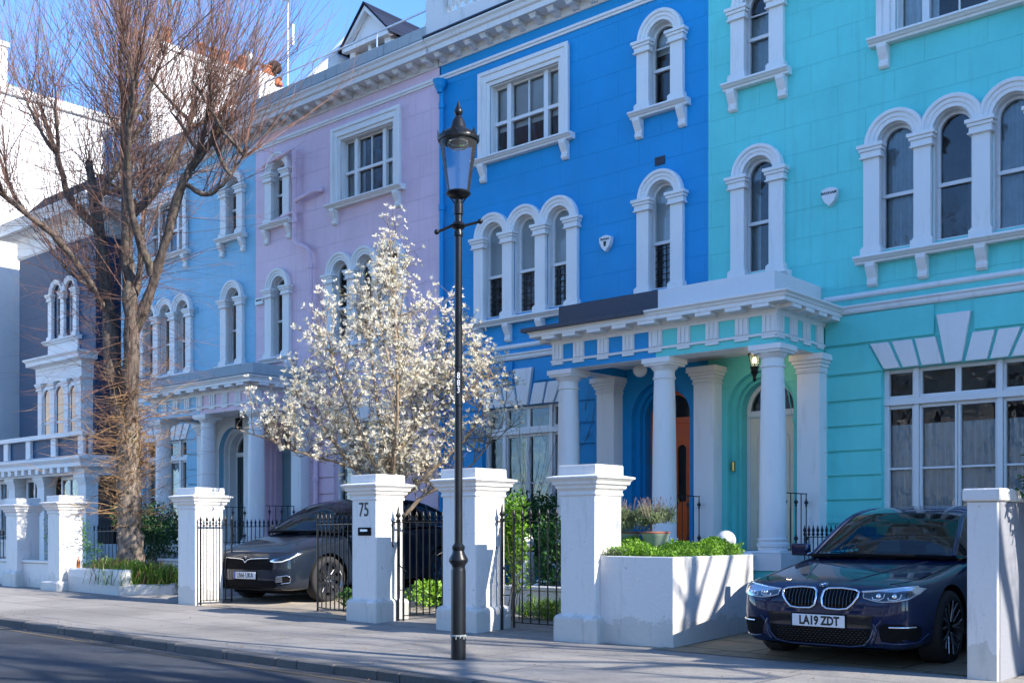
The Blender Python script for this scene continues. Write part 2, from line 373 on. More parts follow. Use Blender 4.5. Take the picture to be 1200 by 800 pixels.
def curtain(b,x0,x1,y,z0,z1,amp=.025,per=.11,rows=1):
    n=max(6,int((x1-x0)/per*6)); k=len(b.v); ph=random.random()*6
    for i in range(n+1):
        x=x0+(x1-x0)*i/n; w=amp*math.sin(2*PI*(x-x0)/per+ph+1.3*math.sin((x-x0)*7+ph)); 
        b.v+=[(x,y+w*.6,z1),(x+w*.2,y+w,z0)]
    for i in range(n): b.f.append((k+2*i,k+2*i+1,k+2*i+3,k+2*i+2)); b.mi.append(b.cur)
def room_box(b,x0,x1,z0,z1,y0,dep=1.3):
    vs=[(x0,y0,z0),(x1,y0,z0),(x1,y0,z1),(x0,y0,z1),(x0,y0+dep,z0),(x1,y0+dep,z0),(x1,y0+dep,z1),(x0,y0+dep,z1)]
    b.add(vs,[(4,5,6,7),(0,1,5,4),(1,2,6,5),(2,3,7,6),(3,0,4,7)])
def console(b,x,y,zt,w=.14,h=.33,dep=.15):
    prismx(b,[(y+.01,zt),(y-dep,zt),(y-dep,zt-.05*h/.33),(y-dep*.72,zt-.13*h/.33),(y-dep*.42,zt-.2*h/.33),(y-dep*.36,zt-.23*h/.33),(y-dep*.5,zt-.25*h/.33),(y-dep*.46,zt-.3*h/.33),(y-dep*.2,zt-h),(y+.01,zt-h)],x-w/2,x+w/2)
def sill(b,x0,x1,zt,y=YW,brk=()):
    prismx(b,[(y+.03,zt),(y-.19,zt-.012),(y-.20,zt-.045),(y-.17,zt-.06),(y-.15,zt-.08),(y-.12,zt-.09),(y-.11,zt-.12),(y+.03,zt-.12)],x0,x1)
    for q in brk: console(b,q,y,zt-.12)
def capital(b,cx,y,zt,w=.24,ov=.075,h=.2,yd=.08):
    for k,(o,a,c) in enumerate(((ov,0,.045),(ov*.7,.045,.085),(ov*.4,.085,.15),(ov*.62,.15,.17))):
        a*=h/.17; c*=h/.17
        b.box(cx-w/2-o,cx+w/2+o,y-yd-o,y+.01,zt-c,zt-a)
def pilaster(b,cx,y,z0,zt,w=.24,yd=.08):
    b.box(cx-w/2,cx+w/2,y-yd,y+.012,z0+.11,zt-.19)
    b.box(cx-w/2-.035,cx+w/2+.035,y-yd-.035,y+.012,z0,z0+.10); b.box(cx-w/2-.018,cx+w/2+.018,y-yd-.018,y+.012,z0+.10,z0+.125)
    capital(b,cx,y,zt,w,yd=yd)
def glass_set(root,win,polys,y,mat='glass'):
    g=MB()
    for p in polys: sheet(g,p,y)
    return g.build('glass',mat,win,recalc=False)
def arched_window(root,wall_y,cs,z0,sp,rail,style,single=True,bars=(),sillw=None,sill_on=True,wname='arched_window',wmat='white'):
    """cs: centres of the lights; returns holes for the wall"""
    b=MB(); y=wall_y; cs=sorted(cs)
    if single: pil=[cs[0]-.335,cs[0]+.335]
    else:
        pil=[cs[0]-.335]+[(cs[i]+cs[i+1])/2 for i in range(len(cs)-1)]+[cs[-1]+.335]
    for p in pil: pilaster(b,p,y,z0-.06,sp)
    for i,c in enumerate(cs):
        cl=None if i==0 else (cs[i-1]+c)/2+.0004; cr=None if i==len(cs)-1 else (cs[i+1]+c)/2-.0004
        b.arch(c,sp,[(.265,y+.01),(.265,y-.05),(.32,y-.05),(.325,y-.068),(.375,y-.068),(.385,y-.095),(.435,y-.10),(.445,y-.06),(.445,y+.01)],cl,cr)
    win=b.build(wname,wmat,root,bevel=.004)
    fr=MB(); polys=[]
    for c in cs:
        holes=[rect(c-.212,c+.212,z0+.045,rail-.02)]
        up=arch_poly(c,.212,rail+.02,sp)
        holes.append(up)
        fr.prism(arch_poly(c,.282,z0-.01,sp),y+.12,y+.19,holes)
        fr.prism(arch_poly(c,.281,z0,sp),y+.02,y+.118,[arch_poly(c,.252,z0+.02,sp)])
        for zb in bars: fr.box(c-.215,c+.215,y+.145,y+.165,zb-.012,zb+.012)
        fr.box(c-.24,c+.24,y+.10,y+.14,rail-.026,rail+.026)
        polys+=holes
    fr.build('frame','white_frame',win)
    upm='glass_frost' if style=='leaded' else 'glass'
    g=MB()
    for i,p in enumerate(polys): sheet(g,p,y+.155+.004*(i%2))
    gm=g.build('glass',['glass','glass_frost'],win,recalc=False)
    if style=='leaded':
        for i,pl in enumerate(gm.data.polygons): pl.material_index=i%2
        for c in cs:
            ld=MB()
            for k in range(1,4): ld.box(c-.212+.106*k-.004,c-.212+.106*k+.004,y+.138,y+.150,z0+.045,rail-.02)
            zz=z0+.07
            while zz<rail-.1: zz+=.105; ld.box(c-.212,c+.212,y+.137,y+.151,zz-.005,zz+.005)
            ld.build('leading','leading',win)
    cu=MB()
    for c in cs:
        if style=='curtain' and len(cs)==3 and c==cs[1]: curtain(cu,c+.16,c+.26,y+.235,z0,sp+.25); continue
        if style in('curtain','sheer'): curtain(cu,c-.25,c+.02 if style=='curtain' and len(cs)==1 else c+.25,y+.235,z0,sp+.25)
        elif style=='pair': curtain(cu,c-.26,c-.08,y+.235,z0,sp+.25); curtain(cu,c+.10,c+.26,y+.235,z0,sp+.25)
        elif style=='blind': cu.box(c-.25,c+.25,y+.24,y+.25,z0+.9,sp+.27)
        elif style=='netlow': curtain(cu,c-.25,c+.25,y+.235,z0,sp-.12)
    if cu.v: cu.build('curtain','curtain_dim' if style!='blind' else 'blind',win,recalc=False)
    rm=MB()
    for c in cs: room_box(rm,c-.33,c+.33,z0-.1,sp+.34,y+WT)
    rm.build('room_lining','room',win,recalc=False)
    if sill_on:
        s=MB(); w=.57 if single else .0
        x0=cs[0]-.57; x1=cs[-1]+.57; br=[x0+.14,x1-.14]
        if not single: br=[pil[0],(pil[1]),(pil[2]),pil[3]]
        sill(s,x0,x1,z0-.06,y,br); s.build('sill',wmat,win,bevel=.003)
    return [arch_poly(c,.28,z0,sp) for c in cs]
def sash_triple(root,y,c,z0,zt,style,wmat='white'):
    b=MB(); o=1.075; i=.84
    b.prism(rect(c-o,c+o,z0-.04,zt+.25),y-.07,y+.01,[rect(c-i-.07,c+i+.07,z0-.02,zt+.07)])
    b.prism(rect(c-o-.025,c+o+.025,z0-.04,zt+.275),y-.095,y-.0705,[rect(c-o+.06,c+o-.06,z0-.03,zt+.2)])
    b.prism(rect(c-i-.072,c+i+.072,z0-.03,zt+.072),y-.035,y+.012,[rect(c-i,c+i,z0-.02,zt)])
    b.prism(rect(c-i-.003,c+i+.003,z0-.02,zt+.003),y+.013,y+.135,[rect(c-i+.02,c+i-.02,z0,zt-.02)])
    win=b.build('sash_window',wmat,root,bevel=.005)
    cols=[(-.80,-.50),(-.40,-.012),(.012,.40),(.50,.80)]; rail=z0+.60; holes=[]
    for a,d in cols: holes+= [rect(c+a,c+d,z0+.06,rail-.025),rect(c+a,c+d,rail+.025,zt-.05)]
    fr=MB(); fr.prism(rect(c-i-.01,c+i+.01,z0-.01,zt+.01),y+.14,y+.20,holes); fr.box(c-.81,c-.49,y+.10,y+.1395,rail-.03,rail+.03); fr.box(c-.41,c+.41,y+.10,y+.1395,rail-.03,rail+.03); fr.box(c+.49,c+.81,y+.10,y+.1395,rail-.03,rail+.03)
    for q in (-.45,.45): fr.box(c+q-.05,c+q+.05,y+.09,y+.139,z0,zt)
    fr.build('frame','white_frame',win); glass_set(root,win,holes,y+.17)
    cu=MB()
    if style=='blind': cu.box(c-.82,c+.82,y+.24,y+.25,rail-.12,zt+.05)
    elif style=='curtain': curtain(cu,c-.84,c-.3,y+.235,z0,zt+.05); curtain(cu,c+.35,c+.84,y+.235,z0,zt+.05)
    if cu.v: cu.build('curtain','curtain' if style!='blind' else 'blind',win,recalc=False)
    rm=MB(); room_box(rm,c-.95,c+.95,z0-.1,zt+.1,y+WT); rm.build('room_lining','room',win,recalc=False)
    s=MB(); sill(s,c-1.2,c+1.2,z0-.04,y,(c-1.0,c+1.0)); s.build('sill',wmat,win,bevel=.003)
    return [rect(c-i,c+i,z0,zt)]
def ground_window(root,y,c,z0,zt,style):
    cols=[(-.97,-.64),(-.50,-.04),(.04,.50),(.64,.97)]; holes=[]; lo=[];up=[]
    for a,d in cols:
        lo+=[rect(c+a,c+d,z0+.08,2.13),rect(c+a,c+d,2.16,3.00)]; up.append(rect(c+a,c+d,3.19,zt-.05))
    holes=lo+up
    fr=MB(); fr.prism(rect(c-1.035,c+1.035,z0-.01,zt+.01),y+.12,y+.19,holes)
    for q in (-1.0,-.57,.57,1.0): fr.box(c+q-.035,c+q+.035,y+.07,y+.1195,z0,3.05); fr.box(c+q-.035,c+q+.035,y+.07,y+.1195,3.14,zt)
    fr.box(c-1.034,c+1.034,y+.05,y+.1195,3.051,3.139)
    for a,d in cols:
        fr.box(c+a-.03,c+a-.002,y+.10,y+.1195,z0+.05,3.02); fr.box(c+d+.002,c+d+.03,y+.10,y+.1195,z0+.05,3.02)
    for q in (c-.57,c+.57): pass
    win=fr.build('casement_window','white_frame',root,bevel=.003); glass_set(root,win,holes,y+.155)
    cu=MB()
    if style=='cafe':
        for a,d in cols: curtain(cu,c+a-.03,c+d+.03,y+.225,z0,2.78,.03,.10)
        cu.build('curtain','curtain',win,recalc=False)
    elif style=='ends':
        curtain(cu,c-.98,c-.62,y+.24,z0,zt,.03,.1); curtain(cu,c+.2,c+.55,y+.24,z0,zt,.03,.1); cu.build('curtain','curtain',win,recalc=False)
    elif style=='colour':
        curtain(cu,c-.28,c-.05,y+.24,z0,3.05,.02,.2); cu.build('curtain','curtain_yellow',win,recalc=False)
        cu=MB(); curtain(cu,c+.05,c+.30,y+.24,z0,3.05,.02,.2); cu.build('curtain','curtain_blue',win,recalc=False)
    elif style=='net':
        curtain(cu,c-1.0,c+1.0,y+.24,z0,3.02,.02,.1); cu.build('curtain','curtain',win,recalc=False)
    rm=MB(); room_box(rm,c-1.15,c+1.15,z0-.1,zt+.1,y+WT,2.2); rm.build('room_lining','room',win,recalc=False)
    s=MB(); sill(s,c-1.12,c+1.12,z0,y); s.build('sill','white',win)
    return [rect(c-1.03,c+1.03,z0,zt)]
COLP=[(.205,0),(.205,.05),(.22,.06),(.225,.085),(.22,.11),(.20,.12),(.195,.135),(.212,.15),(.21,.17),(.19,.18),(.188,.20),(.186,.3),(.185,.9),(.178,1.6),(.168,2.2),(.158,2.5),(.158,2.535),(.175,2.545),(.176,2.57),(.160,2.58),(.158,2.66),(.175,2.68),(.195,2.70),(.213,2.735)]
def column(root,x,y,z0,zt,mat='white'):
    b=MB(); b.box(x-.235,x+.235,y-.235,y+.235,z0-.0,z0+.03)
    k=(zt-.11-z0-.03)/2.735
    b.lathe([(r,.03+z*k) for r,z in COLP],(x,y,z0),28); b.box(x-.225,x+.225,y-.225,y+.225,zt-.11,zt-.075); b.box(x-.25,x+.25,y-.25,y+.25,zt-.075,zt)
    return b.build('column',mat,root,smooth=35)
def sq_pilaster(root,x,y0,y1,z0,zt,w=.36,mat='white'):
    b=MB(); h=w/2; b.box(x-h,x+h,y0,y1,z0+.16,zt-.24)
    for a,c,o in ((0,.09,.05),(.09,.13,.03),(.13,.16,.018)): b.box(x-h-o,x+h+o,y0-o,y1,z0+a,z0+c)
    for a,c,o in ((.27,.245,.02),(.24,.19,.012),(.19,.14,.035),(.14,.09,.06),(.09,.0,.09)): b.box(x-h-o,x+h+o,y0-o,y1,zt-a,zt-c)
    return b.build('pilaster',mat,root,bevel=.004)
def railing(p,q,z0,z1,n,spear=False,fancy=True,rails=(0.06,1.0)):
    b=MB(); p=Vector((p[0],p[1],0)); q=Vector((q[0],q[1],0)); d=q-p
    for f in rails: zz=z0+(z1-z0)*f; b.bar((p.x,p.y,zz),(q.x,q.y,zz),.035,.014)
    for i in range(n):
        t=i/(n-1); a=p+d*t
        top=z1 if not spear else z1+.11
        b.tube([(a.x,a.y,z0),(a.x,a.y,top-.0)],.0085,5)
        if spear:
            b.lathe([(.012,-.12),(.02,-.105),(.012,-.09),(.011,-.075),(.024,-.055),(.013,-.02),(.001,.03)],(a.x,a.y,top),6)
        elif fancy and i%2==1:
            for zc,s in ((z1-.13,1),(z0+.2,1.2)):
                b.lathe([(.002,-.07*s),(.02,-.05*s),(.012,-.03*s),(.034,-.005*s),(.03,.02*s),(.012,.03*s),(.014,.05*s),(.002,.06*s)],(a.x,a.y,zc),6)
    return b
def house(label,X0,s,c,door,styles,parapet,idx,group='houses of the painted terrace',frontal=True,lead='white',cols=('first',),porch_col=None):
    """X0 = party line through the shared porch, s = side"""
    X=lambda d: X0+s*d
    g0=gz(X(3),12); root=empty('terraced_house',(X(3.07),YW,g0)); tag(root,label,'house',group)
    W=6.14
    holes=[]; dc=X(.93)
    holes.append(arch_poly(dc,.58,.94,3.17,20))
    holes+=ground_window(root,YW,X(3.92),.95,3.565,styles[0])
    holes+=arched_window(root,YW,[X(.9)],5.29,6.82,6.08,styles[1][0],wname='arched_window')
    holes+=arched_window(root,YW,[X(3.09),X(3.89),X(4.69)],5.29,6.82,6.08,styles[1][1],single=False,wname='triple_arched_window')
    holes+=arched_window(root,YW,[X(.9)],8.38,9.48,8.98,styles[2][0],bars=(9.36,),wname='arched_window')
    holes+=sash_triple(root,YW,X(3.93),8.37,9.68,styles[2][1])
    w=MB(); w.prism(rect(X(0),X(W),-.3,10.86),YW,YW+WT,holes)
    xs=sorted((X(0),X(W)))
    w.box(xs[0],xs[1],YW+2.6,24,-.3,10.8)
    # rustication courses
    w.cur=1
    crs=[-.1,.32,.66,.985,1.345,1.695,2.05,2.41,2.775,3.148,3.535]
    for i in range(len(crs)-1):
        for a,d in ((2.03,2.885),(4.955,W-.002)):
            if crs[i+1]>.97 or 1: w.box(X(a),X(d),YW-.035,YW+.002,crs[i]+.022,crs[i+1]-.018)
    w.box(X(2.885),X(4.955),YW-.035,YW+.002,-.1,.80)
    w.prism([(X(p),z) for p,z in ((2.03,3.557),(2.90,3.557),(2.69,3.95),(2.03,3.95))],YW-.035,YW+.002)
    w.prism([(X(p),z) for p,z in ((W-.002,3.557),(4.94,3.557),(5.15,3.95),(W-.002,3.95))],YW-.035,YW+.002)
    w.box(X(2.03),X(3.64),YW-.035,YW+.002,3.992,4.40); w.box(X(4.19),X(W-.002),YW-.035,YW+.002,3.992,4.40); 
    w.build('wall',[c,c+'_flat'],root,bevel=.0)
    v=MB(); m=3.915
    for sg in (-1,1):
        for (b0,b1,t0,t1) in ((2.93,3.16,2.72,2.985),(3.205,3.43,3.04,3.325),(3.475,3.76,3.375,3.66)):
            q=[(b0-m,3.572),(b1-m,3.572),(t1-m,3.955),(t0-m,3.955)]; v.prism([(X(m+sg*a),z) for a,z in q],YW-.045,YW+.003)
    v.prism([(X(m+a),z) for a,z in ((-.105,3.572),(.105,3.572),(.232,4.25),(-.232,4.25))],YW-.065,YW+.003)
    v.build('voussoirs','white',root,bevel=.006)
    for prof in ([(0,4.64),(.035,4.65),(.05,4.67),(.05,4.69),(.03,4.72),(0,4.73)],[(0,4.42),(.04,4.43),(.055,4.46),(.055,4.50),(.08,4.52),(.08,4.545),(0,4.56)]):
        t=MB(); t.sweep(prof,[(X(2.0),YW),(X(W),YW)],[(0,-1)]); t.build('string_course','white',root)
    t=MB(); t.sweep([(0,10.13),(.03,10.13),(.035,10.165),(.06,10.175),(.06,10.22),(0,10.235)],[(X(0),YW),(X(W),YW)],[(0,-1)])
    t.build('string_course','white',root)
    k=MB(); k.sweep([(0,10.425),(.03,10.425),(.05,10.45),(.05,10.575),(.36,10.575),(.36,10.68),(.40,10.70),(.42,10.76),(.46,10.80),(.46,10.83),(0,10.865)],[(X(0),YW),(X(W),YW)],[(0,-1)])
    n=15
    for i in range(n):
        xx=X((i+.5)*W/n); yy=YW-.05
        prismx(k,[(yy+.01,10.574),(yy-.235,10.574),(yy-.24,10.53),(yy-.22,10.50),(yy-.19,10.49),(yy-.13,10.50),(yy-.09,10.475),(yy-.04,10.452),(yy+.01,10.45)],xx-.065,xx+.065)
        k.box(xx-.08,xx+.08,yy-.255,yy,10.545,10.5745)
    k.build('cornice','white_worn',root,bevel=.003)
    # parapet
    p=MB()
    if parapet=='plain':
        p.box(X(0),X(W),15.02,15.30,10.862,11.09); p.build('parapet','weathered',root,bevel=.01)
        r=MB(); r.box(X(0),X(W),15.31,24,10.84,10.9); r.build('roof','lead',root)
    else:
        p.box(X(0),X(W),15.04,15.36,10.862,11.16); p.box(X(0),X(W),15.06,15.34,11.82,11.96)
        for a in (0.02,2.1,4.2,5.66): p.box(X(a),X(a+.46),15.05,15.35,11.16,11.82)
        for a,d in ((.48,2.1),(2.56,4.2),(4.66,5.66)):
            nb=int((d-a)/.2)
            for j in range(nb): p.lathe([(.05,0),(.05,.04),(.03,.06),(.03,.09),(.075,.22),(.075,.3),(.035,.5),(.03,.56),(.055,.6),(.055,.66)],(X(a+(j+.5)*(d-a)/nb),15.2,11.16),10)
        p.build('parapet','white_worn',root)
        r=MB(); r.box(X(0),X(W),15.37,24,10.84,10.9); r.build('roof','lead',root)
        fl=MB(); fl.box(X(0),X(W),14.97,15.038,10.845,10.875); fl.build('flashing','lead',root)
    # door
    yd=YW
    a=MB(); 
    a.prism(arch_poly(dc,.579,.93,3.17,20),yd+.13,yd+.22,[arch_poly(dc,.50,.93,3.17,20)])
    a.prism(arch_poly(dc,.578,.93,3.17,20),yd+.222,yd+.40,[arch_poly(dc,.455,.93,3.17,20)])
    a.build('door_arch',porch_col or c+'_flat',root,bevel=.004)
    if porch_col:
        q=MB(); q.prism(rect(X(.001),X(1.99),.94,3.99),YW-.006,YW+.001,[arch_poly(dc,.575,.95,3.17,20)]); q.build('porch_wall',porch_col,root)
    fm={'turq':'white_frame','blue':'orange','pink':'teal_door','lblue':'white_frame'}.get(c,'white_frame')
    f=MB(); f.prism(arch_poly(dc,.47,.93,3.17,20),yd+.402,yd+.47,[rect(dc-.40,dc+.40,.95,3.06),arch_poly(dc,.385,3.17,3.175,20)])
    f.box(dc-.42,dc+.42,yd+.37,yd+.4015,3.075,3.155)
    fr=f.build('door_frame',fm,root)
    g=MB(); sheet(g,arch_poly(dc,.40,3.16,3.175,20),yd+.43); g.build('fanlight','glass',fr,recalc=False)
    dm={'cream':'cream_door','orange':'orange','dark':'dark_door','teal':'teal_door'}[door]
    b=MB(); gl=[]
    if door=='orange' or door=='teal':
        gl=[arch_poly(dc-.17,.085,1.75,2.62,10),arch_poly(dc+.17,.085,1.75,2.62,10)] if door=='orange' else [arch_poly(dc,.12,1.55,2.72,10)]
    b.prism(rect(dc-.40,dc+.40,.95,3.065),yd+.41,yd+.455,gl)
    if door=='cream' or door=='dark':
        for q in (-.17,.17):
            b.prism(arch_poly(dc+q,.125,1.9,2.68,10),yd+.395,yd+.4105,[arch_poly(dc+q,.10,1.925,2.68,10)])
            b.prism(rect(dc+q-.125,dc+q+.125,1.1,1.62),yd+.395,yd+.4105,[rect(dc+q-.10,dc+q+.10,1.13,1.59)])
    else:
        for h in gl:
            cx=(h[0][0]+h[1][0])/2; hw=abs(h[1][0]-h[0][0])/2
            b.prism(arch_poly(cx,hw+.03,h[0][1]-.03,h[4][1] if 0 else (2.62 if door=='orange' else 2.72),10),yd+.398,yd+.4105,[h])
        b.prism(rect(dc-.3,dc-.04,1.1,1.6),yd+.395,yd+.4105,[rect(dc-.275,dc-.065,1.125,1.575)]); b.prism(rect(dc+.04,dc+.3,1.1,1.6),yd+.395,yd+.4105,[rect(dc+.065,dc+.275,1.125,1.575)])
    dr=b.build('door',dm,root,bevel=.003)
    if gl:
        g=MB(); [sheet(g,h,yd+.43) for h in gl]; g.build('glass','glass',dr,recalc=False)
    q=MB(); q.box(dc-.12,dc+.12,yd+.385,yd+.409,1.74,1.80); q.build('letter_plate','brass',dr,bevel=.004)
    q=MB(); q.lathe([(.012,0),(.012,-.04),(.03,-.05),(.035,-.07),(.02,-.085),(0,-.088)],(dc+.0,yd+.41,2.0),12,axis='y'); q.build('door_knob','brass',dr,smooth=40)
    q=MB(); q.box(dc-.5,dc+.5,yd+.2,yd+.47,.90,.95); q.build('threshold','weathered',dr)
    rm=MB(); room_box(rm,dc-.6,dc+.6,.9,3.9,yd+.6,1.6); rm.build('room_lining','room',dr,recalc=False)
    if c=='turq': q=MB(); q.box(dc-.545,dc-.505,yd+.05,yd+.125,2.2,2.36); q.build('door_bell','brass',root,bevel=.01)
    # ---------------- porch half
    F=13.95; DW=2.0
    out=[(0,-1),(s,0)]; path=[(X(0),F),(X(DW),F),(X(DW),YW-.002)]
    P=MB()
    P.sweep([(0,3.87),(0,4.33),(-.36,4.33),(-.36,3.87)],path,out)
    pb=P.build('porch_frieze',c+'_flat',root)
    P=MB(); P.sweep([(0.001,3.985),(.03,3.985),(.035,4.02),(0.001,4.03)],path,out)
    P.sweep([(0.001,4.27),(.02,4.27),(.025,4.30),(.05,4.335),(-.3,4.335)],path,out)
    P.sweep([(-.3,4.336),(.06,4.336),(.08,4.385),(.28,4.39),(.28,4.445),(.30,4.455),(.31,4.48),(.345,4.505),(.345,4.53),(-.3,4.565)],path,out)
    trig=[.02,.50,.985,1.47,1.90]
    for a in trig:
        w_=.11 if a>.03 else .10
        a0=max(a-w_,.001)
        P.box(X(a0),X(min(a+w_,DW+.018)),F-.018,F+.01,4.03,4.27)
        for j in range(3):
            xx=a-w_*.66+j*w_*.66
            if xx-.02>0: P.box(X(xx-.022),X(xx+.022),F-.03,F-.0185,4.035,4.262)
        P.box(X(a0),X(min(a+w_,DW)),F-.03,F+.001,3.945,3.984)
        P.box(X(max(a-.13,.001)),X(min(a+.13,DW+.05)),F-.27,F-.02,4.337,4.3905)
    for yy in (F+.10,F+.50,F+.90,F+1.32):
        P.box(X(DW),X(DW+.018),yy-.11,yy+.11,4.03,4.27); P.box(X(DW),X(DW+.03),yy-.11,yy+.11,3.945,3.984); P.box(X(DW+.02),X(DW+.27),yy-.13,yy+.13,4.3362,4.3905)
        for j in (-.07,0,.07): P.box(X(DW+.0185),X(DW+.03),yy+j-.02,yy+j+.02,4.035,4.262)
    P.build('porch_cornice','white',root,bevel=.002)
    P=MB(); P.cur=0; P.box(X(0),X(DW-.365),F+.365,YW-.002,4.0,4.06); P.sweep([(-.01,3.862),(-.35,3.862),(-.35,3.869),(-.01,3.869)],path,out); P.build('porch_ceiling','white',root)
    P=MB()
    if lead=='white': P.sweep([(-.05,4.565),(-.05,4.90),(-.2,4.90),(-.2,4.565)],path,out); P.box(X(0),X(DW-.22),F+.22,YW-.002,4.57,4.6); P.build('porch_parapet','white_bright',root,bevel=.006)
    elif lead=='lead':
        P.sweep([(-.06,4.585),(-.06,4.905),(-.2,4.905),(-.2,4.585)],path,out); P.sweep([(.385,4.475),(.385,4.535),(-.1,4.60),(-.1,4.475)],path,out); P.box(X(0),X(DW-.22),F+.22,YW-.002,4.57,4.6); P.build('porch_parapet','lead',root,bevel=.004)
    else:
        P.sweep([(.02,4.58),(.0,4.84),(-.2,4.84),(-.2,4.58)],path,out); P.sweep([(.36,4.54),(.36,4.56),(-.1,4.62),(-.1,4.57)],path,out); P.box(X(0),X(DW-.22),F+.22,YW-.002,4.57,4.6); P.build('porch_parapet','weathered',root,bevel=.01)
    Yc=14.15; ZF=.94
    column(root,X(1.845),Yc,ZF,3.862); sq_pilaster(root,X(1.87),15.18,YW-.001,ZF,3.862)
    if 'first' in cols: column(root,X0-.04+.06,Yc,ZF,3.862); sq_pilaster(root,X0+.07,15.18,YW-.001,ZF,3.862)
    # podium and steps
    P=MB(); P.box(X(.001),X(2.1),F-.07,YW-.003,-.3,.70)
    gb=-.3
    P.cur=1; P.box(X(0),X(2.13),F-.10,YW-.004,.70,.935)
    P.cur=2
    for i in range(4): P.box(X(.42),X(1.48),F-.10-.30*(4-i),F-.101-.30*(3-i) ,-.3,.78-.16*(3-i))
    P.cur=0
    P.build('porch_base',[c+'_flat','white','pave'],root)
    for (d0,d1,cp) in ((1.52,1.70,1),(.20,.38,1)):
        P=MB()
        pr=[(F-.1,.93),(F-.16,.90),(F-.22,.82),(F-.27,.70),(F-.36,.60),(F-.5,.52),(F-.9,.40),(F-1.3,.34),(F-1.45,.32),(F-1.45,-.3),(F-.1,-.3)]
        P.cur=0; prismx(P,[(a,z-.03) if z>0 else (a,z) for a,z in pr],X(d0),X(d1))
        P.cur=1
        for i in range(8):
            (a0,z0),(a1,z1)=pr[i],pr[i+1]
            prismx(P,[(a0,z0-.03),(a0,z0+.04),(a1,z1+.04),(a1,z1-.03)],X(d0-.025),X(d1+.025))
        P.build('stair_string',[c+'_flat','white'],root)
    b=railing((X(1.87),F+.36),(X(1.87),15.12),ZF,1.80,6)
    if 'first' in cols: railing((X0+.03,F+.36),(X0+.03,15.12),ZF,1.80,6).build('porch_railing','iron',root)
    b.build('porch_railing','iron',root)
    return root,X
# ------------------------------------------------------------------ the painted terrace
XP1=-9.43; XP2=-21.68
T,XT=house('turquoise stucco house with white arched windows behind the navy saloon car',XP1,1,'turq','cream',('cafe',('pair','curtain'),('netlow','curtain')),'bal',0,cols=())
B,XB=house('deep blue stucco house with an orange front door and leaded arched windows',XP1,-1,'blue','orange',('colour',('leaded','leaded'),('blind','blind')),'bal',1,lead='lead')
K,XK=house('pink stucco house with pink drainpipes and a pale teal front door',XP2,1,'pink','teal',('net',('plain','plain'),('plain','curtain')),'plain',2,lead='stone',cols=())
L,XL=house('light blue stucco house with a dark front door behind the tall bare tree',XP2,-1,'lblue','dark',('net',('plain','plain'),('plain','curtain')),'plain',3,lead='stone',porch_col='white')
def add(root,name,mb,mat,**k): return mb.build(name,mat,root,**k)
# alarm boxes, vents
def shield(root,cx,z,word,mark):
    b=MB(); w=.125
    pts=[(cx-w,z+.09)]+[(cx-w+2*w*i/6,z+.09+.035*math.sin(PI*i/6)) for i in range(1,6)]+[(cx+w,z+.09),(cx+w*.93,z+.0),(cx+w*.62,z-.08),(cx,z-.155),(cx-w*.62,z-.08),(cx-w*.93,z)]
    b.prism(pts,YW-.09,YW+.002); o=b.build('alarm_box','white_frame',root,bevel=.008)
    M=Matrix.Translation((cx,YW-.0925,z+(.04 if not mark else .06)))@Matrix.Rotation(PI/2,4,'X')
    text_mesh('lettering',word,.058,'text_black',o,M,.001,wloc(root),1.0,.0015)
    if mark:
        b=MB(); b.prism([(cx-.03,z+.02),(cx+.03,z+.02),(cx+.026,z-.03),(cx+.018,z-.065),(cx-.018,z-.065),(cx-.026,z-.03)],YW-.0935,YW-.0905); b.build('emblem','text_black',o)
shield(T,-7.32,6.21,'BANHAM',0); shield(B,-11.44,6.23,'Banham',1)
b=MB(); b.box(-21.62,-21.32,YW-.07,YW+.001,6.52,6.68); o=b.build('alarm_box','white_frame',K,bevel=.01)
b=MB(); b.box(-21.58,-21.36,YW-.073,YW-.0705,6.60,6.64); b.build('lettering','text_black',o)
for root,cx,z,w,h,m in ((B,-10.36,7.42,.2,.14,'lead'),(T,-9.15,9.98,.24,.16,'turq_flat'),(L,-24.2,6.75,.22,.16,'lblue_flat'),(K,-19.3,8.75,.1,.1,'pink_flat')):
    b=MB(); b.box(cx-w/2,cx+w/2,YW-.012,YW+.001,z-h/2,z+h/2)
    for i in range(5): b.box(cx-w/2+.015,cx+w/2-.015,YW-.02,YW-.0125,z-h/2+h*(i+.5)/5-.006,z-h/2+h*(i+.5)/5+.006)
    b.build('air_vent',m,root)
def pipe(root,mat,pts,r=.05,cups=()):
    b=MB(); b.tube(pts,r,10)
    for c in cups: b.lathe([(r+.004,-.06),(r+.016,-.055),(r+.016,.05),(r+.004,.06)],c,12)
    return b.build('drainpipe',mat,root,smooth=40)
p=pipe(B,'blue_flat',[(-15.42,YW-.09,9.95),(-15.42,YW-.09,0)],.05,[(-15.42,YW-.09,z) for z in (9.6,7.6,5.7,3.7,2.0)])
b=MB(); b.lathe([(.06,-.22),(.075,-.16),(.11,-.10),(.14,0),(.15,.02),(.13,.02)],(-15.42,YW-.14,10.06),12); b.build('hopper','blue_flat',p)
pipe(B,'blue_flat',[(XB(2.15),YW-.10,3.7),(XB(2.15),YW-.10,.2)],.045,[(XB(2.15),YW-.10,3.0),(XB(2.15),YW-.10,1.8)])
pipe(K,'pink_flat',[(-20.05,YW-.12,9.75),(-20.05,YW-.12,7.9),(-20.05,YW-.12,7.78),(-19.95,YW-.12,7.66),(-19.62,YW-.12,7.52),(-19.52,YW-.12,7.40),(-19.50,YW-.12,7.2),(-19.50,YW-.12,4.8)],.055,[(-20.05,YW-.12,8.2),(-20.05,YW-.12,9.2),(-19.5,YW-.12,7.1)])
